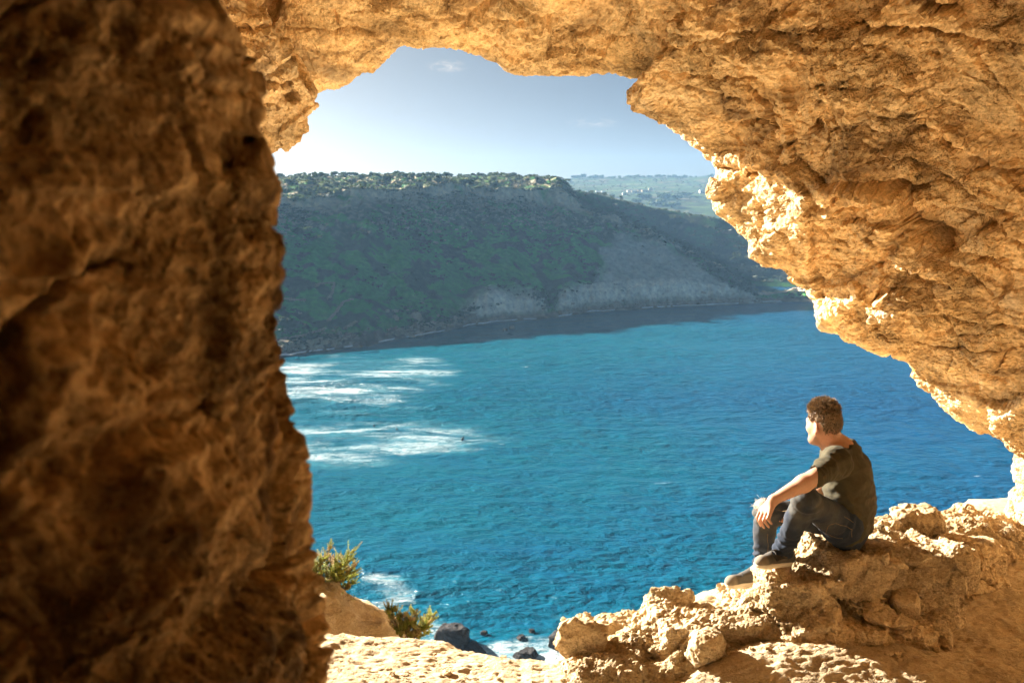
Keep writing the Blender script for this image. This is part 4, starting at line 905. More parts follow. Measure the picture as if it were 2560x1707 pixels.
tips = [at(X + r_.normal(0, 3), Y + r_.normal(0, 3), d + r_.normal(0, .07)) for X, Y in ((957, 1512), (975, 1530), (985, 1515), (1000, 1528), (1012, 1522), (1025, 1530), (1035, 1540), (1048, 1528), (1062, 1540), (1078, 1526), (1092, 1532), (1098, 1545), (1070, 1560), (1080, 1575), (1000, 1560), (1030, 1570))]
bush('spiky_bush', at(1015, 1612, d), tips, 'low spiky green bush growing behind the earth bank', 9, sub=14, leaf=.010, rad=.0035, dens=260)
d = 6.1
bush('creeping_plant', at(868, 1492, d), [at(X, Y, d) for X, Y in ((858, 1478), (872, 1482), (885, 1488), (892, 1494), (864, 1484))], 'tiny green plant on the crest of the earth bank', 10, sub=2, leaf=.008, rad=.002, dens=90)
# ================================================================== life on the far shore
def project(V):
    V = np.asarray(V); c, s = math.cos(PITCH), math.sin(PITCH); dep = V[..., 1] * c - V[..., 2] * s; up = V[..., 1] * s + V[..., 2] * c
    return 1280 + FPX * V[..., 0] / dep, 853.5 - FPX * up / dep
def finder(HV):
    W = HV.reshape(-1, 3); X, Y = project(W)
    def f(x, y):
        d = (X - x) ** 2 + (Y - y) ** 2; i = np.argsort(d)[:6]; i = i[np.argmin(W[i, 1] + d[i] * 3)]; return W[i]
    return f
hill_px, ridge_px = finder(HV), finder(HV3)
M_crown = leafmat('tree leaves', (.030, .055, .018), (.055, .085, .028), (.075, .085, .035))
M_crown2 = leafmat('scrub leaves', (.032, .046, .020), (.048, .062, .028), (.066, .062, .038))
M_bark, _n, _b = new_mat('bark'); _b.inputs['Base Color'].default_value = (.10, .075, .055, 1)
def crown_geo(seed, n, hs, s):
    r = np.random.default_rng(seed); d = r.normal(size=(n, 3)); d /= np.linalg.norm(d, axis=1, keepdims=True); lob = r.normal(size=(6, 3)); lob /= np.linalg.norm(lob, axis=1, keepdims=True); lob[:, 2] = np.abs(lob[:, 2]) * .6
    k = r.integers(0, 6, n); c = (lob[k] * .55 + d * r.uniform(.25, .48, (n, 1))) * np.array(hs)
    t = r.normal(size=(n, 3)); t /= np.linalg.norm(t, axis=1, keepdims=True); b = np.cross(t, r.normal(size=(n, 3))); b /= np.linalg.norm(b, axis=1, keepdims=True)
    w = s * r.uniform(.6, 1.4, (n, 1)); return np.stack([c - t * w, c - b * w * .7, c + t * w, c + b * w * .7], 1).reshape(-1, 3)
crowns = [mesh('crown', crown_geo(100 + k, 220, (1., 1., h), .20), np.arange(880).reshape(-1, 4), smooth=False) for k, h in enumerate((.8, 1.0, .62, .9))]
palmq = []
for k in range(26):
    a = k * 2.4; t = np.linspace(0, 1, 6); el = R(75 - 5.5 * k); pth = np.stack([np.cos(a) * t * math.cos(el), np.sin(a) * t * math.cos(el), t * math.sin(el) - .55 * t ** 2], 1)
    side = np.array([-np.sin(a), np.cos(a), 0]) * .07
    for i in range(5): palmq.append(np.stack([pth[i] - side, pth[i] + side, pth[i + 1] + side * (1 - t[i + 1] * .9), pth[i + 1] - side * (1 - t[i + 1] * .9)]))
palm_crown = mesh('crown', np.concatenate(palmq), np.arange(len(palmq) * 4).reshape(-1, 4), smooth=False)
tv, tf = tube_pts(np.array([[0, 0, -.6], [.03, 0, .3], [-.02, .02, 1.]]), [.11, .08, .05], 6); trunk = mesh('trunk', tv, tf)
for me in crowns: me.materials.append(M_crown)
palm_crown.materials.append(M_crown); trunk.materials.append(M_bark)
def tree(p, w, h, k, label, group, name='tree', palm=False):
    root = bpy.data.objects.new(name, None); COL.objects.link(root); root.location = tuple(p); root['label'] = label; root['category'] = 'tree'; root['group'] = group
    t = add('trunk', trunk, None, root); t.scale = (w, w, h * (.75 if palm else .55))
    c = add('crown', palm_crown if palm else crowns[k % 4], None, root); c.location = (0, 0, h * (.72 if palm else .40)); c.scale = (w, w, h * (.5 if palm else .72)); c.rotation_euler = (0, 0, k * 1.7)
    return root
r_ = np.random.default_rng(33)
def m_px(p, px): return px * p[1] / FPX
# skyline trees: measured ones first, then the unbroken row between them
for X, w, h, lb in ((1292, 30, 0, 0),): pass
special = [(966, 449, 24, 24, 'round tree rising above the skyline beside the palm'), (1095, 446, 24, 26, 'tall dark tree on the skyline behind the stone house'), (1070, 449, 18, 22, 'leaning tree on the skyline just past the stone house'), (906, 458, 22, 16, 'dense round bush-tree in front of the skyline row'), (1160, 455, 44, 20, 'broad spreading tree on the skyline above the green field'), (1232, 458, 30, 16, 'rounded tree at the far end of the skyline row')]
for i, (X, Y, w, h, lb) in enumerate(special):
    p = hill_px(X, Y + h * .4); tree(p - np.array([0, 0, .5]), m_px(p, w) * .55, m_px(p, h) * 1.1, i, lb, 'single trees on the plateau')
p = hill_px(996, 455); tree(p, m_px(p, 16) * .5, m_px(p, 20) * 1.1, 1, 'palm tree standing up from the skyline', 'single trees on the plateau', 'palm_tree', True)
for i in range(120):
    X = 690 + 720 * (i + r_.random()) / 120; zi = 7.0 if i % 3 else r_.uniform(6.35, 6.9); p = hill_point(X, min(zi, 7.0)); s = r_.uniform(.6, 1.25)
    if X > 1290: s *= .6
    tree(p - np.array([0, 0, .4]), 2.5 * s, 3.6 * s * r_.uniform(.8, 1.3), i, 'small dark tree in the row along the plateau skyline', 'trees along the plateau skyline')
for i in range(22):
    X = 735 + 120 * (i + r_.random()) / 22; p = hill_px(X, 484 + r_.normal(0, 4)); s = r_.uniform(.7, 1.1)
    tree(p, 1.4 * s, 4.2 * s, i, 'small tree in the grove above the pale cliff', 'grove above the pale cliff', palm=(i % 4 == 0), name='palm_tree' if i % 4 == 0 else 'tree')
for i in range(46):
    X = 1425 + 350 * (i + r_.random()) / 46; j = int(np.interp(X, np.linspace(1300, 2700, 220), np.arange(220))); p = HV3[110 + (i % 3), min(j, 219)]; s = r_.uniform(.6, 1.3) * (1.5 if X < 1500 else 1)
    tree(p - np.array([0, 0, .5]), 5.5 * s, 7.5 * s, i, 'tiny tree on the farthest ridge skyline', 'trees on the farthest ridge')
for i, (X, Y, w, h, lb) in enumerate(((1610, 492, 40, 18, 'broad dark tree just below the valley village'), (1660, 490, 44, 20, 'largest dark tree right of the valley village'), (1712, 484, 40, 14, 'flat dark tree between the village and the lone white house'), (1532, 488, 16, 10, 'small dark tree below the first row of valley houses'), (1690, 492, 30, 14, 'round dark tree beside the largest valley tree'), (1640, 506, 50, 20, 'wide low tree on the lower valley fields'), (1680, 512, 60, 18, 'widest tree lowest in the valley'), (1590, 500, 30, 12, 'small tree on the field below the tall white house'))):
    p = ridge_px(X, Y + h * .4); tree(p, m_px(p, w) * .55, m_px(p, h), i, lb, 'tree clumps in the valley')

# scrub covering the slope, and rubble under the cliff: too many to count
def scatter(name, n, pick, geo, mat, smin_, smax_, label, cat, flat=.7):
    r = np.random.default_rng(len(name)); Vs = []; m = 0
    for i in range(n):
        p = pick(r)
        if p is None: continue
        s = r.uniform(smin_, smax_) * (1 + (r.random() < .08) * 1.2); a = r.uniform(0, 6.28); g = geo[i % len(geo)]; c, q = math.cos(a), math.sin(a)
        Vs.append(np.stack([(g[:, 0] * c - g[:, 1] * q) * s, (g[:, 0] * q + g[:, 1] * c) * s, g[:, 2] * s * flat], 1) + p)
    V = np.concatenate(Vs); k = 4; add(name, mesh(name, V, np.arange(len(V)).reshape(-1, 4), smooth=False), mat, kind='stuff', label=label, category=cat)
sg = [crown_geo(300 + k, 16, (1.5, 1.2, .8), .42) for k in range(5)]
FV = fbm(np.stack([HV[..., 0].ravel(), HV[..., 1].ravel(), 0 * HV[..., 0].ravel()], 1) * .016 + 61, 3).reshape(HV.shape[:2])
zar = np.array(zone)
def pick_scrub(r):
    for _ in range(12):
        j = int(np.interp(r.uniform(660, 1880), cols, np.arange(len(cols)))); zi = r.choice([r.uniform(2.6, 4.2), r.uniform(4.0, 5.1), r.uniform(5.9, 7.0)], p=[.36, .30, .34]); i = int(np.interp(zi, zar, np.arange(len(zar))))
        k = i * len(cols) + j
        if zi < 5.2 and clay[k] > .35 and r.random() > .04: continue
        if FV[i, j] + .35 * (zi > 4.3) + .5 * (zi > 5.9) + r.normal(0, .12) > .12: return HV[i, j] + np.array([r.normal(0, 1.5), r.normal(0, 1.5), .2])
    return None
scatter('scrub', 4600, pick_scrub, sg, M_crown2, .7, 1.7, 'grey-green scrub patches over the far slope', 'scrub')
scatter('thicket', 520, pick_scrub, [crown_geo(400 + k, 26, (1.5, 1.2, .9), .40) for k in range(4)], M_crown, 1.3, 2.6, 'darker bushes thickening the scrub on the far slope', 'bushes')
bx = np.array([[-1, -1, -1], [1, -1, -1], [1, 1, -1], [-1, 1, -1], [-1, -1, 1], [1, -1, 1], [1, 1, 1], [-1, 1, 1]], float)
def rock_q(seed):
    r = np.random.default_rng(seed); v = (bx + r.normal(0, .28, bx.shape)) * np.array([.8, .6, .5]); f = [(0, 3, 2, 1), (4, 5, 6, 7), (0, 1, 5, 4), (1, 2, 6, 5), (2, 3, 7, 6), (3, 0, 4, 7)]; return np.concatenate([v[list(q)] for q in f])
rq = [rock_q(k) for k in range(8)]
def pick_rub(r):
    for _ in range(12):
        u = r.random()
        if u < .55: X, zi = r.uniform(660, 1440), 5.0 - abs(r.normal(0, .28))
        elif u < .85: X, zi = r.uniform(640, 1190), 2.0 + abs(r.normal(0, .5))
        else: X, zi = r.uniform(1400, 1900), 2.0 + abs(r.normal(0, .12))
        i = int(np.interp(zi, zar, np.arange(len(zar)))); j = int(np.interp(X, cols, np.arange(len(cols))))
        if FV[i, j] + r.normal(0, .25) > -.05: return HV[i, j] + np.array([r.normal(0, 1), r.normal(0, 1), .1])
    return None
scatter('rubble', 1500, pick_rub, rq, M_pale, .35, 1.25, 'pale rubble fallen below the far cliff', 'rubble')
cols2 = np.linspace(1380, 2700, 260)
def pick_valley(r):
    u = r.random()
    if u < .6: return HV2[r.integers(8, 88), r.integers(14, 130)] + np.array([r.normal(0, 3), r.normal(0, 3), .3])
    return HV3[r.integers(25, 108), r.integers(15, 80)] + np.array([r.normal(0, 6), r.normal(0, 6), .5])
scatter('valley_scrub', 1500, pick_valley, sg, M_crown2, 1.2, 3.4, 'dark scrub dotted over the valley sides', 'scrub')
# boulders one can pick out on the slope and shore
bm = [rock_mesh('shore_boulder', (1., .8, .75), 70 + k, relief=.25, pts=8) for k in range(4)]
for i, (X, Y, w, lb) in enumerate(((775, 862, 30, 'big pale boulder near the water at the left end of the far shore'), (758, 870, 16, 'grey boulder beside the big pale boulder on the far shore'), (801, 868, 14, 'small boulder just past the big pale boulder on the far shore'),
    (1065, 822, 24, 'large tan boulder on the far shore, highest of the tan cluster'), (1082, 826, 20, 'tan boulder at the water side of the tan cluster'), (1048, 838, 26, 'broad tan boulder low in the tan cluster'), (1030, 846, 22, 'tan boulder at the near end of the tan cluster'), (1018, 838, 18, 'smaller tan boulder up-slope of the tan cluster'),
    (988, 796, 22, 'white block on the grass above the far shore'), (1042, 794, 36, 'long pale slab lying on the grass above the tan boulders'), (968, 778, 14, 'grey stone on the slope above the white block'), (1110, 820, 14, 'boulder past the tan cluster towards the beach'),
    (1280, 822, 20, 'dark rock standing in the shallows off the small beach'), (1262, 826, 14, 'low dark rock beside the one in the shallows'), (1545, 765, 26, 'fallen clay block below the white bluff'), (1730, 762, 22, 'fallen block at the foot of the long white bluff'), (1160, 530, 14, 'boulder high on the slope under the cliff'), (1012, 555, 10, 'small bluish hut-like rock on the upper slope'))):
    p = sea_at(X, Y) if 'shallows' in lb else hill_px(X, Y); s = m_px(p, w) * .40
    stone('shore_boulder', bm[i % 4], None, p + np.array([0, 0, s * .2]), rz=37 * i, scale=s, label=lb, category='boulder')
    bm[i % 4].materials.append(M_pale) if not bm[i % 4].materials else None
# dry rubble walls on the near slope
for i, (pts, lb) in enumerate((([(688, 852), (735, 845), (775, 836), (815, 822)], 'long rubble wall nearest the water on the far slope'), ([(822, 802), (838, 785), (850, 768), (858, 756), (882, 750)], 'rubble wall zigzagging up the far slope'), ([(862, 822), (890, 806)], 'short rubble wall above the dark shore scrub'),
    ([(712, 749), (740, 751), (762, 752)], 'thin level rubble wall higher on the far slope'), ([(790, 716), (800, 710), (835, 708), (832, 733), (820, 748)], 'broken stone line above the zigzag wall'))):
    q = densify(pts, int(sum(math.dist(pts[k], pts[k + 1]) for k in range(len(pts) - 1)) * 1.6)); r = np.random.default_rng(i); Vs = []
    for X, Y in q:
        p = hill_px(X + r.normal(0, .6), Y + r.normal(0, .5)); g = rq[r.integers(8)] * r.uniform(.35, .75); Vs.append(g + p + np.array([0, 0, .35]))
    V = np.concatenate(Vs); o = V.mean(0); add('rubble_wall', mesh('rubble_wall', V - o, np.arange(len(V)).reshape(-1, 4), smooth=False), M_pale, loc=tuple(o), label=lb, category='wall', group='rubble walls on the far slope')

# houses
def plain(name, c, rough=.9):
    m, n, b = new_mat(name); L = n.links.new; tc = N(n, 'ShaderNodeTexCoord'); t = N(n, 'ShaderNodeTexNoise', Scale=.8, Detail=5.0); L(tc.outputs['Object'], t.inputs['Vector'])
    L(mix(n, .5, c, ramp(n, t.outputs[0], ((.3, (.75, .75, .75)), (.7, (1.1, 1.1, 1.1)))), 'MULTIPLY'), b.inputs['Base Color']); b.inputs['Roughness'].default_value = rough; return m
M_wh, M_st, M_op = plain('white render', (.78, .75, .70)), plain('honey stone', (.52, .42, .31)), plain('dark opening', (.03, .035, .04), .3)
def box_geo(x0, x1, y0, y1, z0, z1):
    v = np.array([[x0, y0, z0], [x1, y0, z0], [x1, y1, z0], [x0, y1, z0], [x0, y0, z1], [x1, y0, z1], [x1, y1, z1], [x0, y1, z1]], float)
    return v, np.array([(0, 3, 2, 1), (4, 5, 6, 7), (0, 1, 5, 4), (1, 2, 6, 5), (2, 3, 7, 6), (3, 0, 4, 7)])
def house(p, w, h, dpt, mat, label, name='house', wins=((.25, .6), (.7, .6)), step=None, group=None):
    root = bpy.data.objects.new(name, None); COL.objects.link(root); root.location = tuple(p); root['label'] = label; root['category'] = 'house'
    if group: root['group'] = group
    V, F = box_geo(-w / 2, w / 2, 0, dpt, -2, h); add('wall', mesh('wall', V, F, False), mat, root)
    V, F = box_geo(-w / 2 - .12, w / 2 + .12, -.12, dpt + .12, h + .003, h + .35); add('roof', mesh('roof', V, F, False), mat, root)
    if step: V, F = box_geo(-w / 2 - step[0], -w / 2 - .003, .3, dpt - .3, -2, step[1]); add('side_wing', mesh('side_wing', V, F, False), mat, root)
    for fx, fz in wins:
        V, F = box_geo(-w / 2 + fx * w - w * .06, -w / 2 + fx * w + w * .06, -.06, .05, fz * h - h * .13, fz * h + h * .10); add('window', mesh('window', V, F, False), M_op, root)
    V, F = box_geo(w * .04, w * .04 + w * .10, -.05, .05, -.5, h * .30); add('door', mesh('door', V, F, False), M_op, root)
p = hill_px(1046, 478); house(p, m_px(p, 17), m_px(p, 20), m_px(p, 17), M_st, 'square stone house with lower wing at the plateau edge', wins=((.3, .68), (.7, .68)), step=(m_px(p, 8), m_px(p, 12)))
p = hill_px(768, 474); house(p, m_px(p, 46), m_px(p, 11), m_px(p, 20), M_st, 'long low stone farmhouse on the plateau near the pillar', wins=((.15, .6), (.35, .6), (.7, .6)))
for i, (X, Y, w, h, c, lb) in enumerate(((1448, 480, 8, 5, 0, 'tiny white house first in the valley row'), (1470, 480, 10, 4, 0, 'low white house second in the valley row'), (1495, 479, 11, 5, 0, 'pale house third in the valley row'), (1512, 479, 9, 5, 0, 'small pale house at the end of the first valley row'),
    (1563, 487, 9, 10, 0, 'tall white house standing below the valley village'), (1575, 480, 11, 8, 0, 'white house at the near end of the valley village'), (1590, 482, 14, 8, 1, 'stone house in the valley village beside the white one'), (1603, 479, 10, 7, 1, 'stone house high in the middle of the valley village'), (1616, 481, 14, 9, 1, 'wide stone house in the valley village'), (1625, 476, 9, 9, 1, 'narrow stone house at the far end of the village'),
    (1623, 496, 9, 6, 0, 'lone white hut on the field below the village'), (1756, 482, 13, 13, 0, 'bright white house alone near the cave rock edge'))):
    p = ridge_px(X, Y - 1); house(p, m_px(p, w) * 1.25, m_px(p, h) * .55, m_px(p, w) * .9, (M_wh, M_st)[c], lb, wins=((.25, .62), (.72, .62)), group='houses in the far valley')

# three bathers far out in the surf
M_suit = plain('black wetsuit', (.015, .016, .018), .5)
def bather(X, Y, hpx, lean, label, seed):
    p = sea_at(X, Y); s = m_px(p, hpx); f = Field((-.6, -.5, -.5), (.6, .5, 1.1), .05)
    f.cone((0, 0, -.35), (lean * .2, 0, .25), .17, .20, .05); f.cone((lean * .2, 0, .3), (lean * .28, 0, .42), .08, .07, .05); f.ell((lean * .34, 0, .58), (.12, .11, .15), None, .04)
    f.cone((lean * .2 - .1, -.15, .3), (lean * .5, -.25, .0), .07, .05, .05); f.cone((lean * .2 - .1, .15, .3), (lean * .5, .25, .0), .07, .05, .05)
    V, F = f.build('person'); add('person', mesh('person', V * s / .75, F), M_suit, loc=tuple(p + np.array([0, 0, .25])), label=label, category='person')
bather(1153, 1102, 11, 1.2, 'bather in dark wetsuit farthest right in the surf', 1); bather(991, 1078, 8, .4, 'bather in dark wetsuit between the other two in the surf', 2); bather(936, 1068, 7, -.5, 'bather in dark wetsuit nearest the rock pillar in the surf', 3)
# ================================================================== the seated man
def skin_material():
    m, n, b = new_mat('skin'); L = n.links.new; a = N(n, 'ShaderNodeAttribute', attribute_name='tint'); g = N(n, 'ShaderNodeTexCoord')
    t = N(n, 'ShaderNodeTexNoise', Scale=60.0, Detail=4.0); L(g.outputs['Object'], t.inputs['Vector'])
    L(mix(n, .5, a.outputs['Color'], ramp(n, t.outputs[0], ((.3, (.84, .80, .78)), (.7, (1.1, 1.08, 1.06)))), 'MULTIPLY'), b.inputs['Base Color'])
    b.inputs['Roughness'].default_value = .5; b.inputs['Specular IOR Level'].default_value = .4; b.inputs['Subsurface Weight'].default_value = .18; b.inputs['Subsurface Radius'].default_value = (.012, .005, .003); b.inputs['Subsurface Scale'].default_value = .6; return m
def cloth_material(name, attr, wscale, strength, dist=.002):
    m, n, b = new_mat(name); L = n.links.new; a = N(n, 'ShaderNodeAttribute', attribute_name='tint'); g = N(n, 'ShaderNodeTexCoord')
    t = N(n, 'ShaderNodeTexNoise', Scale=wscale, Detail=5.0, Roughness=.7); L(g.outputs['Object'], t.inputs['Vector'])
    t2 = N(n, 'ShaderNodeTexNoise', Scale=wscale * .1, Detail=3.0); L(g.outputs['Object'], t2.inputs['Vector'])
    c = mix(n, .8, a.outputs['Color'], ramp(n, t.outputs[0], ((.3, (.66, .66, .66)), (.7, (1.3, 1.3, 1.3)))), 'MULTIPLY'); c = mix(n, .5, c, ramp(n, t2.outputs[0], ((.3, (.75, .75, .75)), (.7, (1.2, 1.2, 1.2)))), 'MULTIPLY')
    L(c, b.inputs['Base Color']); b.inputs['Roughness'].default_value = .9; b.inputs['Specular IOR Level'].default_value = .15; b.inputs['Sheen Weight'].default_value = .04
    bp = N(n, 'ShaderNodeBump', Strength=strength, Distance=dist); L(t.outputs[0], bp.inputs['Height']); L(bp.outputs[0], b.inputs['Normal']); return m
M_skin = skin_material(); M_shirt = cloth_material('olive knit', None, 260., .5); M_jean = cloth_material('denim', None, 320., .5); M_shoe = cloth_material('shoe canvas', None, 300., .4)
M_hair, _n, _b = new_mat('hair'); _b.inputs['Roughness'].default_value = .45; _b.inputs['Specular IOR Level'].default_value = .5
_g2 = N(_n, 'ShaderNodeNewGeometry'); _n.links.new(mix(_n, _g2.outputs['Random Per Island'], (.10, .066, .036), (.36, .25, .145)), _b.inputs['Base Color'])
M_sole = plain('pale rubber', (.62, .55, .44), .6); M_lace = plain('dark lace', (.05, .045, .04)); M_thread = plain('ochre thread', (.20, .135, .06)); M_eye = plain('eye', (.6, .58, .55), .2)

PO = at(2110, 1350, 5.40)                                 # where he sits
J = lambda X, Y, d: at(X, Y, d) - PO
YAW = R(24); fw = np.array([-math.cos(YAW), math.sin(YAW), 0]); lf = np.array([-math.sin(YAW), -math.cos(YAW), 0]); up = np.array([0, 0, 1.])
hipL, hipR = J(2098, 1308, 5.30), J(2112, 1305, 5.52)
kneeL, ankL = J(2014, 1250, 5.10), J(1953, 1384, 5.24)
kneeR, ankR = J(1915, 1276, 5.50), J(1906, 1418, 5.50)
toeL, heelL = J(1903, 1409, 5.12), J(1966, 1402, 5.26)
toeR, heelR = J(1828, 1458, 5.38), J(1918, 1446, 5.50)
shL, elL, wrL = J(2090, 1156, 5.22), J(2038, 1193, 5.04), J(1934, 1249, 5.02)
shR, elR, wrR = J(2108, 1150, 5.60), J(2064, 1228, 5.62), J(1995, 1262, 5.52)
sp = [J(2124, 1312, 5.42), J(2131, 1262, 5.43), J(2120, 1200, 5.42), J(2104, 1156, 5.42)]
nk = J(2094, 1122, 5.43); hc = J(2060, 1055, 5.42)
HA = R(56); hf = np.array([-math.cos(HA), math.sin(HA), -.10]); hf /= np.linalg.norm(hf); hl = np.cross(up, hf); hl /= np.linalg.norm(hl); hu = np.cross(hf, hl)
def H(f, l, u): return hc + hf * f + hl * l + hu * u
HM = np.stack([hf, hl, hu], 1)

# --- body: one skin from crown to feet
B = Field(np.array([-.80, -.62, -.42]), np.array([.36, .50, .95]), .0058)
B.ell(H(-.004, 0, .012), (.097, .076, .098), HM, .01); B.cone(H(.030, 0, -.03), H(.046, 0, -.085), .062, .046, .03); B.ell(H(.074, 0, -.106), (.026, .030, .022), HM, .025)
for s in (1, -1):
    B.cone(H(-.005, s * .056, -.055), H(.070, s * .014, -.106), .020, .018, .025); B.ell(H(.062, s * .034, -.038), (.028, .026, .024), HM, .02)
    B.cone(H(.083, s * .012, .012), H(.070, s * .048, .010), .012, .012, .012)                          # brow
    B.ell(H(-.008, s * .077, -.022), (.020, .0085, .032), HM @ rotm(0, 0, -22 * s) @ rotm(0, 12, 0), .005)     # ear
    B.ell(H(.000, s * .086, -.018), (.010, .006, .018), HM, .003, 'sub'); B.ell(H(-.004, s * .079, -.050), (.009, .007, .010), HM, .006)
    B.ell(H(.092, s * .031, -.010), (.013, .016, .009), HM, .006, 'sub')
B.cone(H(.090, 0, .004), H(.113, 0, -.040), .009, .013, .010); B.ell(H(.094, 0, -.070), (.012, .022, .006), HM, .006); B.ell(H(.092, 0, -.080), (.011, .019, .006), HM, .006)
B.cone(H(-.030, 0, -.045), nk, .054, .060, .03); B.cone(H(.015, 0, -.085), nk + fw * .03, .040, .050, .03)
B.cone(nk, shL + np.array([0, .06, .0]), .055, .045, .05); B.cone(nk, shR, .055, .045, .05)
for a, b, ra, rb in ((sp[0], sp[1], .15, .145), (sp[1], sp[2], .145, .165), (sp[2], sp[3], .165, .135)): B.cone(a, b, ra, rb, .05, flat=(fw, .62))
for sh, el, wr in ((shL, elL, wrL), (shR, elR, wrR)):
    B.cone(sh, el, .054, .043, .04); m = el * .72 + wr * .28; B.cone(el, m, .042, .045, .02); B.cone(m, wr, .045, .027, .02, flat=(up, 1.0))
for hp, kn, an in ((hipL, kneeL, ankL), (hipR, kneeR, ankR)):
    B.cone(hp, kn, .080, .056, .05); m = kn * .68 + an * .32; B.cone(kn, m, .056, .053, .03); B.cone(m, an, .053, .036, .03)
for an, to, he in ((ankL, toeL, heelL), (ankR, toeR, heelR)): B.cone(an, he, .034, .028, .02); B.cone(he, to, .028, .024, .02)
# left hand hanging over the knee, fingers slightly curled
def hand(wr, kn4, tips4, mids4, thumb, pr=.019):
    for kk in kn4: B.cone(wr, kk, .021, .0135, .014)
    for kk, mm, tt in zip(kn4, mids4, tips4): B.cone(kk, mm, .0105, .0093, .004); B.cone(mm, tt, .0093, .0072, .004)
    B.cone(wr, thumb[0], .018, .0135, .012); B.cone(thumb[0], thumb[1], .0125, .010, .004); B.cone(thumb[1], thumb[2], .010, .0078, .004)
hand(wrL, [J(1926, 1279, 4.985), J(1917, 1281, 5.005), J(1908, 1279, 5.03), J(1902, 1274, 5.055)],
     [J(1929, 1309, 4.975), J(1922, 1317, 4.995), J(1911, 1320, 5.02), J(1902, 1314, 5.05)], [J(1919, 1296, 4.965), J(1909, 1300, 4.985), J(1899, 1299, 5.015), J(1893, 1293, 5.05)],
     [J(1924, 1268, 5.07), J(1925, 1286, 5.09), J(1922, 1301, 5.09)])
v = (wrR - elR) / np.linalg.norm(wrR - elR); sd = np.cross(v, up); kn4 = [wrR + v * .085 + sd * o for o in (-.03, -.01, .01, .03)]
hand(wrR, kn4, [k + v * .065 - up * .035 for k in kn4], [k + v * .040 - up * .004 for k in kn4], [wrR + v * .03 - sd * .035, wrR + v * .065 - sd * .05, wrR + v * .09 - sd * .045])
V, F = B.build('person'); V, F = biggest(V, F); V = relax(V, F, 2)
C = np.tile(np.array([.50, .275, .175]), (len(V), 1)); q = (V - hc) @ HM                     # head coordinates: forward, left, up
beard = sstep(-.045, -.075, q[:, 2]) * sstep(.0, .02, q[:, 0] + .01) * sstep(-.15, -.13, q[:, 2]); C = C * (1 - .45 * beard[:, None]) + np.array([.16, .085, .045]) * .45 * beard[:, None]
ear = np.exp(-(((q[:, 0] + .008) / .022) ** 2 + ((np.abs(q[:, 1]) - .08) / .012) ** 2 + ((q[:, 2] + .02) / .034) ** 2)); C = C * (1 - .5 * ear[:, None]) + np.array([.66, .22, .15]) * .5 * ear[:, None]
lip = np.exp(-(((q[:, 0] - .10) / .012) ** 2 + (q[:, 1] / .02) ** 2 + ((q[:, 2] + .075) / .010) ** 2)); C = C * (1 - .5 * lip[:, None]) + np.array([.5, .17, .14]) * .5 * lip[:, None]
nailm = np.zeros(len(V))
person = add('person', mesh('person', V, F, colors=C), M_skin, loc=tuple(PO), label='young man in olive sweater and jeans sitting on the ledge, looking out to sea', category='person')
for s in (1, -1):
    e = Field(H(.082, s * .031, -.010) - .02, H(.082, s * .031, -.010) + .02, .003); e.ell(H(.082, s * .031, -.010), (.0105,) * 3, None, .001); v_, f_ = e.build('eye'); add('eye', mesh('eye', v_, f_), M_eye, person)

# --- sweater with pushed-up sleeves
S = Field(np.array([-.30, -.50, -.08]), np.array([.36, .50, .78]), .0068)
for a, b, ra, rb in ((sp[0] + np.array([.004, 0, -.005]), sp[1], .176, .176), (sp[1], sp[2], .176, .192), (sp[2], sp[3], .192, .150)): S.cone(a, b, ra, rb, .05, flat=(fw, .62))
S.cone(shL, shR, .070, .068, .06); S.cone(nk - up * .03, nk + hf * 0 + np.array([-.01, 0, .035]), .078, .066, .04)
m = shL * .5 + elL * .5; S.cone(shL, m, .070, .058, .04); cuff = elL * .93 + shL * .07; S.cone(m, elL, .058, .051, .02)
m2 = shR * .5 + elR * .5; S.cone(shR, m2, .070, .060, .04); S.cone(m2, elR, .060, .054, .02)
ax = (elL - shL) / np.linalg.norm(elL - shL); fa = (wrL - elL) / np.linalg.norm(wrL - elL); S.cone(elL, elL + fa * .07, .051, .047, .02); S.clip(elL + fa * .032, fa, elL + fa * .05, .085)
nd = np.array([-.22, 0.02, 1.0]); S.clip(nk + np.array([-.005, 0, .018]), nd, nk + np.array([0, 0, .06]), .13)
S.clip(sp[0] + np.array([0, 0, -.045]), np.array([.25, 0, -1.]), sp[0] - up * .1, .26)
V, F = S.build('sweater'); V, F = biggest(V, F); V = relax(V, F, 2); nn = vnormals(V, F)
# folds: fan out from the armpit and waist, ring the sleeve
t = (V - shL) @ ax; sl = np.exp(-(np.linalg.norm(V - shL - np.clip(t, 0, .4)[:, None] * ax, axis=1) / .085) ** 4) * sstep(.10, .2, t)
W = V + .03 * np.stack([fbm(V * 7 + k, 2) for k in (1, 9, 17)], 1)
fold = ridged(np.stack([W[:, 0] * 5 + W[:, 2] * 6, W[:, 1] * 6, W[:, 2] * 3.0 - W[:, 0] * 5], 1) * 1.5, 2, .5) * .011 * (1 - sl)
fold += sl * np.sin(t * 190 + 3 * fbm(V * 14, 2)) * .0045
fold += sstep(.14, .0, V[:, 2]) * np.sin(V[:, 2] * 95 + 2.5 * fbm(V * 8 + 3, 2)) * .004
V = V + nn * (fold + fbm(V * 25, 2) * .0015)[:, None]
C = np.tile(np.array([.062, .052, .028]), (len(V), 1)) * (1 + .12 * fbm(V * 12, 2)[:, None])
add('sweater', mesh('sweater', V, F, colors=C), M_shirt, person, label='dark olive sweater with pushed-up sleeves')
cv, cf = tube_pts(np.array([nk + np.array([-.005, 0, .020]) + .066 * (math.cos(a) * np.array([1, 0, .22]) + math.sin(a) * np.array([0, .94, -.02])) for a in np.linspace(0, 2 * math.pi, 40)]), np.full(40, .0058), 6)
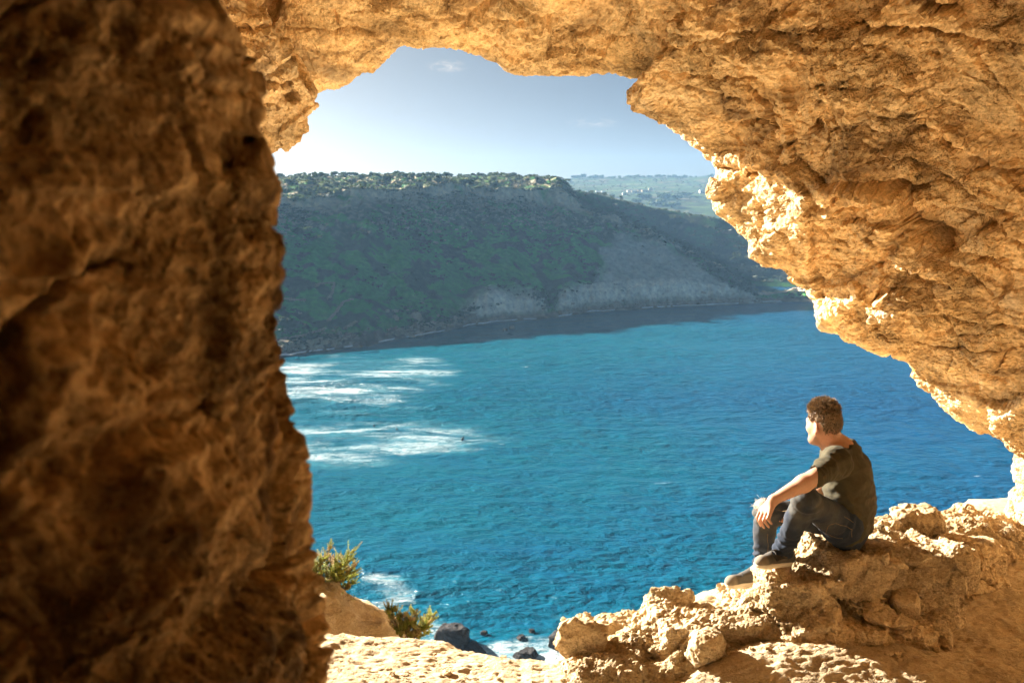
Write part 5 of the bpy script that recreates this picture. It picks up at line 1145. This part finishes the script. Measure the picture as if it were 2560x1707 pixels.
add('collar', mesh('collar', cv, cf, colors=np.tile(np.array([.062, .053, .03]), (len(cv), 1))), M_shirt, person)

# --- jeans
Q = Field(np.array([-.66, -.64, -.36]), np.array([.32, .46, .56]), .0066)
pc = sp[0] + np.array([-.01, 0, -.015]); Q.cone(hipL + np.array([.03, .03, -.015]), hipR + np.array([.02, -.03, -.01]), .116, .112, .05); Q.cone(pc, sp[1] * .55 + sp[0] * .45, .155, .150, .05, flat=(fw, .66))
for hp, kn, an, hem in ((hipL, kneeL, ankL, .08), (hipR, kneeR, ankR, .05)):
    Q.cone(hp, kn, .098, .068, .045); m = kn * .66 + an * .34; Q.cone(kn, m, .068, .062, .03); Q.cone(m, an, .062, .052, .02)
    a = (an - kn) / np.linalg.norm(an - kn); Q.clip(an - a * .012, a, an, .075)
V, F = Q.build('jeans'); V, F = biggest(V, F); V = relax(V, F, 2); nn = vnormals(V, F); fold = np.zeros(len(V)); wear = np.zeros(len(V)); C = np.tile(np.array([.020, .028, .046]), (len(V), 1))
for hp, kn, an in ((hipL, kneeL, ankL), (hipR, kneeR, ankR)):
    a = (an - kn); L_ = np.linalg.norm(a); a = a / L_; t = (V - kn) @ a; r = np.linalg.norm(V - kn - np.clip(t, 0, L_)[:, None] * a, axis=1); on = sstep(.11, .075, r)
    fold += on * sstep(.14, L_ - .03, t) * np.sin(t * 125 + 4.5 * fbm(V * 11 + 3, 2)) * .0085 + on * np.exp(-((t - .02) / .07) ** 2) * np.sin(t * 95 + 3 * fbm(V * 9, 2)) * .005
    b = (kn - hp); Lb = np.linalg.norm(b); b = b / Lb; tb = (V - hp) @ b; rb = np.linalg.norm(V - hp - np.clip(tb, 0, Lb)[:, None] * b, axis=1); fold += sstep(.13, .09, rb) * np.exp(-(tb / .08) ** 2) * np.sin(tb * 80 + 4 * fbm(V * 8 + 6, 2)) * .006
    wear = np.maximum(wear, on * np.exp(-((t - .05) / .16) ** 2) * .8 + sstep(.13, .09, rb) * sstep(0, .2, tb) * .6)
V = V + nn * (fold + fbm(V * 18, 3) * .003)[:, None]
wear = np.clip(wear * (.7 + .8 * fbm(V * 9 + 4, 3)), 0, 1)[:, None]; C = C * (1 - wear) + np.array([.070, .070, .064]) * wear
rip = np.exp(-(np.linalg.norm(V - (kneeR + np.array([-.04, -.02, .045])), axis=1) / .036) ** 4)[:, None]; C = C * (1 - rip) + np.array([.52, .36, .27]) * rip
jeans = add('jeans', mesh('jeans', V, F, colors=C), M_jean, person, label='worn dark blue jeans torn at the knees')
JX, JY = project(V + PO); facing = (nn * (V + PO)).sum(1) < 0; JVv, JNn = V, nn
def on_cloth(X, Y, lift=.003):
    d = (JX - X) ** 2 + (JY - Y) ** 2 + 1e6 * ~facing; i = np.argsort(d)[:12]; i = i[np.argmin(JVv[i, 1])]; return JVv[i] + JNn[i] * lift
def seam(pts, name='stitching', rad=.0011):
    q = densify(pts, int(sum(math.dist(pts[k], pts[k + 1]) for k in range(len(pts) - 1)) / 3) + 2); c = np.array([on_cloth(*p) for p in q]); c = np.array(c)
    for _ in range(3): c[1:-1] = (c[:-2] + c[1:-1] + c[2:]) / 3
    v_, f_ = tube_pts(c, np.full(len(c), rad), 5); add(name, mesh(name, v_, f_), M_thread, jeans)
seam([(2064, 1333), (2072, 1314), (2092, 1309), (2134, 1321), (2130, 1345)]); seam([(2064, 1333), (2085, 1344), (2105, 1348)]); seam([(2112, 1290), (2134, 1302)])
seam([(1920, 1330), (1920, 1375), (1921, 1402)]); seam([(1938, 1272), (1968, 1276)]); seam([(1962, 1405), (1958, 1392)])
# threads round the torn knee
r_ = np.random.default_rng(5); fr = []
for k in range(70):
    a = r_.uniform(0, 6.28); c = kneeR + np.array([-.040, -.02, .048]) + .034 * (math.cos(a) * np.array([.75, -.2, .6]) + math.sin(a) * np.array([.1, 1, .1])) + r_.normal(0, .004, 3); d = r_.normal(0, .008, 3) + np.array([-.008, -.004, .006])
    v_, f_ = tube_pts(np.array([c, c + d * .6, c + d * 1.3 + r_.normal(0, .003, 3)]), [.0012, .001, .0006], 3); fr.append((v_, f_))
v_, f_ = join(fr); add('frayed_edge', mesh('frayed_edge', v_, f_), plain('pale thread', (.68, .62, .55)), jeans)

# --- shoes
def shoe(an, to, he, label):
    ax = (to - he); L_ = np.linalg.norm(ax); ax = ax / L_; sdv = np.cross(up, ax); sdv /= np.linalg.norm(sdv); nz_ = np.cross(ax, sdv); nz_ = nz_ if nz_[2] > 0 else -nz_
    T = to + ax * .022; E = he - ax * .018; mid_ = (T + E) / 2; lo = np.minimum(np.minimum(T, E), an) - .09; hi = np.maximum(np.maximum(T, E), an) + .09
    U = Field(lo, hi, .0052); U.cone(E + nz_ * .02, T - ax * .03 + nz_ * .012, .036, .034, .03); U.cone(an, mid_ + ax * .03 + nz_ * .022, .043, .034, .03); U.cone(an, E + nz_ * .03 + ax * .02, .043, .036, .03); U.ell(T - ax * .03 + nz_ * .010, (.046, .040, .028), np.stack([ax, sdv, nz_], 1), .02)
    U.clip(mid_ - nz_ * .006, -nz_, mid_ - nz_ * .05, .17); a = (an - (kneeL if an is ankL else kneeR)); a /= np.linalg.norm(a); U.clip(an - a * .018, -a, an - a * .06, .075)
    V, F = U.build('shoe'); V, F = biggest(V, F); V = relax(V, F, 1); s_ = (V - E) @ ax; C = np.tile(np.array([.085, .078, .068]), (len(V), 1)); toe = sstep(L_ - .005, L_ + .02, s_)[:, None]; C = C * (1 - toe) + np.array([.20, .17, .13]) * toe
    o = add('shoe', mesh('shoe', V, F, colors=C), M_shoe, person, label=label)
    D = Field(lo - nz_ * .03, hi, .005); D.cone(E + ax * .03 - nz_ * .004, T - ax * .035 - nz_ * .004, .042, .047, .01, flat=(nz_, .62)); D.clip(mid_ + nz_ * .008, nz_, mid_ + nz_ * .05, .18); D.clip(mid_ - nz_ * .022, -nz_, mid_ - nz_ * .07, .18)
    V, F = D.build('sole'); V, F = biggest(V, F); V = relax(V, F, 1); add('sole', mesh('sole', V, F), M_sole, o)
    parts = []
    for k in range(6):
        u = .36 + .085 * k; c = E + ax * (L_ + .04) * (1 - u * .86) + nz_ * (.052 + .034 * (k / 5) ** 1.3); pa = np.array([c + sdv * w * .024 + nz_ * (-.9 * w * w * .012) + ax * (.010 * w * (-1) ** k) for w in np.linspace(-1, 1, 7)]); parts.append(tube_pts(pa, np.full(7, .0035), 5))
    v_, f_ = join(parts); add('lace', mesh('lace', v_, f_), M_lace, o)
shoe(ankL, toeL, heelL, 'grey canvas shoe with pale sole, resting higher'); shoe(ankR, toeR, heelR, 'grey canvas shoe on the lower rock')

# --- hair: a cap of short strands, spiky on top
r_ = np.random.default_rng(9); n = 5200; d = r_.normal(size=(n * 3, 3)); d /= np.linalg.norm(d, axis=1, keepdims=True)
line = np.interp(np.degrees(np.arctan2(np.abs(d[:, 1]), d[:, 0])), [0, 30, 55, 75, 90, 115, 140, 180], [.55, .50, .25, -.05, -.05, -.55, -.80, -.86]) + r_.normal(0, .05, len(d))
keep_ = (d[:, 2] > line) & ~((np.hypot(d[:, 0] + .02, d[:, 2] + .30) < .40) & (np.abs(d[:, 1]) > .7)); d = d[keep_][:n]; n = len(d); rootp = np.array([hc + HM @ (x * np.array([.099, .078, .100]) + np.array([-.004, 0, .012])) for x in d])
out = (HM @ (d * np.array([1 / .099, 1 / .078, 1 / .1])).T).T; out /= np.linalg.norm(out, axis=1, keepdims=True); tp = sstep(.35, .85, d[:, 2])[:, None]
clump = np.floor(d * 5.5); crn = np.sin(clump @ np.array([12.9, 78.2, 37.7])) * 43758.5; crn = (crn - np.floor(crn))[:, None] - .5
comb = (hf * .45 + hu * .5)[None] * tp + (-hu * .75 - hf * .25)[None] * (1 - tp); dirn = out * (.22 + .8 * tp) + comb * .75 + crn * (hl * .8 + hf * .6)[None] * (.15 + .8 * tp) + r_.normal(0, .10, (n, 3)); dirn /= np.linalg.norm(dirn, axis=1, keepdims=True)
ln = (.008 + .026 * tp[:, 0] + r_.normal(0, .005, n)).clip(.005)[:, None]; wv_ = np.cross(dirn, r_.normal(size=(n, 3))); wv_ /= np.linalg.norm(wv_, axis=1, keepdims=True); w0 = .0019
p1 = rootp - out * .002; p2 = rootp + dirn * ln * .55 + out * .003; p3 = rootp + dirn * ln
hq = np.stack([p1 - wv_ * w0, p1 + wv_ * w0, p2 + wv_ * w0, p2 - wv_ * w0, p2 - wv_ * w0, p2 + wv_ * w0, p3 + wv_ * w0 * .3, p3 - wv_ * w0 * .3], 1).reshape(-1, 3)
cap = Field(hc - .15, hc + .15, .006); cap.ell(H(-.006, 0, .013), (.099, .079, .100), HM, .001)
cap.clip(H(.055, 0, .045), hf * .9 - hu * .55, H(.09, 0, 0), .12); cap.clip(H(-.04, 0, -.078), -hu * .92 + hf * .40, H(0, 0, -.13), .16); cap.clip(H(.012, 0, -.01), hf * .8 - hu * .60, H(.06, 0, -.06), .13)
V, F = cap.build('hair'); V, F = biggest(V, F); q = (V - hc) @ HM; nn = vnormals(V, F); V = V + nn * (fbm(V * 60, 3) * .004)[:, None]
earhole = (np.abs(q[:, 1]) > .05) & (np.hypot(q[:, 0] + .002, q[:, 2] + .03) < .045); V = V - nn * (earhole * .014)[:, None]
V2, F2 = join([(V, F), (hq, np.arange(len(hq)).reshape(-1, 4))]); add('hair', mesh('hair', V2, F2, smooth=True), M_hair, person, label='short tousled brown hair')
# ------------------------------------------------------------------ the air over the bay
def build_haze():
    lo, hi = np.array([-1500., -40., SEA - 8]), np.array([2400., 2750., 95.])
    V = np.array([[(lo, hi)[a][0], (lo, hi)[b][1], (lo, hi)[c][2]] for a in (0, 1) for b in (0, 1) for c in (0, 1)])
    F = np.array([(0, 1, 3, 2), (4, 6, 7, 5), (0, 4, 5, 1), (2, 3, 7, 6), (0, 2, 6, 4), (1, 5, 7, 3)])
    m = bpy.data.materials.new('sea air'); m.use_nodes = True; n = m.node_tree; n.nodes.clear()
    o = n.nodes.new('ShaderNodeOutputMaterial'); v = n.nodes.new('ShaderNodeVolumePrincipled')
    v.inputs['Color'].default_value = (.32, .60, .95, 1); v.inputs['Density'].default_value = 1.25e-4; v.inputs['Anisotropy'].default_value = 0.0
    n.links.new(v.outputs[0], o.inputs['Volume'])
    add('haze', mesh('haze', V, F, smooth=False), m, kind='stuff', label='thin blue haze over the bay', category='haze')
build_haze()
